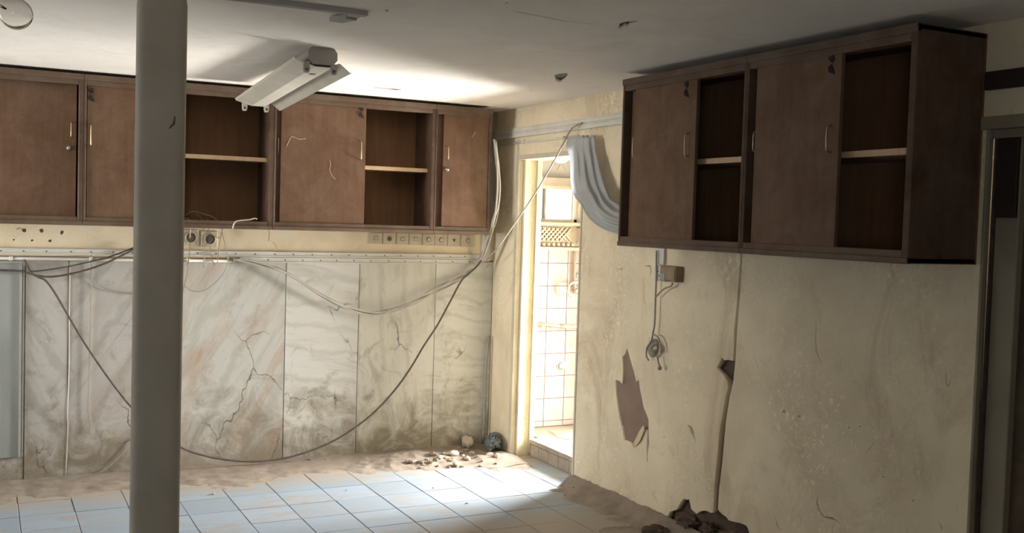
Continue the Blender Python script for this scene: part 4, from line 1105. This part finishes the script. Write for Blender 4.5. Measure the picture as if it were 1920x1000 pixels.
# ================================================================== DUST, RUBBLE
def heap(x, y):
    n1 = noise.noise((x * 3.1, y * 3.1, 1.7)); n2 = noise.noise((x * 9, y * 9, 4.2)); n3 = noise.noise((x * 26, y * 26, 8.8)); n4 = noise.noise((x * 60, y * 60, 2.8))
    nn = n1 * .5 + n2 * .3 + n3 * .2
    h = -1.0
    wdt = .42 + .16 * n1 + .06 * n2                                         # strip along the back wall
    h = max(h, .022 * (1 - (-y) / wdt) + .004 * n2 + .003 * n3)
    r = math.hypot((x + .62) / .50, (y + .22) / .26)                        # the pile by the corner
    h = max(h, .055 * (1 - r) + .012 * n2 + .008 * n3 + .004 * n4)
    r = math.hypot((x + .10) / .32, (y + .40) / .30)
    h = max(h, .035 * (1 - r) + .010 * n2 + .004 * n3)
    r = math.hypot((x - .02) / .12, (y + 1.30) / .20)                       # by the near jamb
    h = max(h, .05 * (1 - r) + .010 * n2 + .006 * n3)
    if y < -1.15:
        w2_ = .14 + .05 * n1 + .06 * n2
        h = max(h, .075 * (1 - (-x) / w2_) + .012 * n2 + .006 * n3)
    r = math.hypot((x + .22) / .22, (y + 2.25) / .30)
    h = max(h, .05 * (1 - r) + .010 * n2 + .005 * n3)
    return h
def dustmesh(name, x0, x1, y0, y1, step, mat, label):
    nx, ny = int((x1 - x0) / step), int((y1 - y0) / step)
    bm = bmesh.new(); g = []
    for i in range(nx + 1):
        col = []
        for j in range(ny + 1):
            x = x0 + (x1 - x0) * i / nx; y = y0 + (y1 - y0) * j / ny
            col.append((x, y, heap(x, y)))
        g.append(col)
    vs = {}
    def V(i, j):
        if (i, j) not in vs: vs[(i, j)] = bm.verts.new((g[i][j][0], g[i][j][1], max(g[i][j][2], -.004)))
        return vs[(i, j)]
    for i in range(nx):
        for j in range(ny):
            if max(g[i][j][2], g[i + 1][j][2], g[i][j + 1][2], g[i + 1][j + 1][2]) > .0005:
                f = bm.faces.new((V(i, j), V(i + 1, j), V(i + 1, j + 1), V(i, j + 1))); f.smooth = True
    me = bpy.data.meshes.new(name); bm.to_mesh(me); bm.free()
    o = finish(name, me, mat)
    return tag(o, label, 'dust', kind='stuff')
dustmesh('dust_drift', -4.3, -.001, -.62, -.001, .016, M['dust'], 'brown dust and grit drifted along the foot of the stone wall')
dustmesh('dust_heap', -.62, -.002, -3.4, -.63, .014, M['dust'], 'brown dust heaped along the foot of the right wall')

def chunk(name, c, size, mat, label, group, flat=.55, seed=0, cat='rubble', sub=2):
    bm = bmesh.new(); bmesh.ops.create_icosphere(bm, subdivisions=sub, radius=1)
    rot = Matrix.Rotation(random.uniform(0, 6.28), 4, 'Z') @ Matrix.Rotation(random.uniform(-.4, .4), 4, 'X')
    sx, sy = random.uniform(.8, 1.5), random.uniform(.5, .9)
    for v in bm.verts:
        k = 1 + .45 * noise.noise(v.co * 1.3 + Vector((seed * 3.1, seed, 0))) + (.30 * noise.noise(v.co * 3.7 + Vector((seed, 2, 5))) + .14 * noise.noise(v.co * 8 + Vector((seed, 1, 9))) if sub > 2 else 0)
        p = v.co * k; p = Vector((round(p.x * 2.2) / 2.2 * .5 + p.x * .5, p.y, round(p.z * 2) / 2 * .5 + p.z * .5))
        v.co = rot @ Vector((p.x * sx, p.y * sy, p.z * flat)) * size
    mz = min(v.co.z for v in bm.verts)
    for v in bm.verts: v.co += Vector((c[0], c[1], c[2] - mz - size * .12))
    me = bpy.data.meshes.new(name); bm.to_mesh(me); bm.free()
    return tag(finish(name, me, mat), label, cat, group)
rub = [M['dust'], simple('grey_rubble', (.32, .275, .225), (.22, .185, .15), 20, .95, bmp=.6), simple('pale_rubble', (.50, .425, .335), (.38, .315, .24), 20, .95, bmp=.6), simple('orange_rubble', (.50, .31, .20), (.42, .25, .16), 20, .95, bmp=.6)]
spots = [(764, 866, 9, 1), (778, 862, 7, 1), (772, 872, 10, 1), (788, 868, 8, 1), (800, 862, 6, 1), (812, 854, 11, 1), (806, 870, 8, 1), (794, 876, 6, 1), (818, 866, 7, 1), (826, 858, 9, 2), (838, 862, 6, 3),
         (832, 852, 7, 0), (850, 852, 14, 2), (862, 850, 9, 0), (845, 868, 9, 2), (855, 875, 12, 1), (868, 856, 6, 2), (876, 864, 11, 2), (866, 877, 7, 2), (842, 878, 6, 1), (885, 852, 8, 2), (895, 858, 6, 0), (874, 846, 7, 1), (860, 842, 6, 1),
         (788, 879, 5, 1), (905, 866, 6, 2), (918, 854, 9, 2), (930, 872, 5, 1), (900, 876, 5, 0), (821, 876, 5, 3)]
for k, (x, y, s, mk) in enumerate(spots):
    p = FL(x, y, .02)
    h = max(0, heap(p.x, p.y))
    p = FL(x, y, h); h = max(0, heap(p.x, p.y))
    sz = s / FPX * 7.2 * .62
    chunk('rubble_chunk', (p.x, p.y, h), sz, rub[mk], 'lump of broken plaster in the rubble pile by the corner', 'rubble chunks by the corner', .5, k)
# loose bits on the tiles
for k, (x, y, s) in enumerate([(580, 868, 6), (610, 867, 4), (400, 928, 6), (812, 916, 3), (875, 945, 4), (1075, 925, 5), (1060, 932, 4), (1098, 918, 6), (650, 920, 3)]):
    p = FL(x, y, 0)
    h = max(0, heap(p.x, p.y))
    chunk('plaster_crumb', (p.x, p.y, h), s / FPX * 6.6 * .6, rub[1], 'small plaster crumb lying alone on the dusty floor', 'scattered crumbs on the floor', .4, 40 + k)
# lumps at the far jamb, right corner
p = FL(922, 855, .03)
chunk('debris_bag', (-.07, -.22, .015), .085, M['bag'], 'dark blue-grey crumpled bag at the foot of the far door jamb', None, .62, 71, 'bag', 4)
chunk('plaster_lump', (-.20, -.09, .02), .050, rub[2], 'pale broken plaster lump by the wall left of the blue-grey bag', None, .9, 77)
chunk('plaster_lump', (-.14, -.43, .01), .028, rub[2], 'small white plaster lump in front of the blue-grey bag', None, .7, 79)
# broken lumps at the hole in the foot of the right wall
for k, (x, y, s, d, fl, lab) in enumerate([(1228, 990, 40, .16, .35, 'dark flat mound of soil lying before the hole in the right wall'), (1290, 975, 24, -.01, .7, 'dark lump of masonry inside the hole in the wall foot'),
                                           (1330, 985, 30, .02, .5, 'broad rough masonry lump below the crack in the right wall'), (1380, 1000, 30, .03, .5, 'rough masonry lump at the lower frame edge right of the crack')]):
    q = RW(x, y, d)
    chunk('masonry_lump', (q.x, q.y, max(q.z - .05, 0)), s / FPX * 5.2 * .75, M['core'], lab, None, fl, 90 + k, 'rubble', 4)
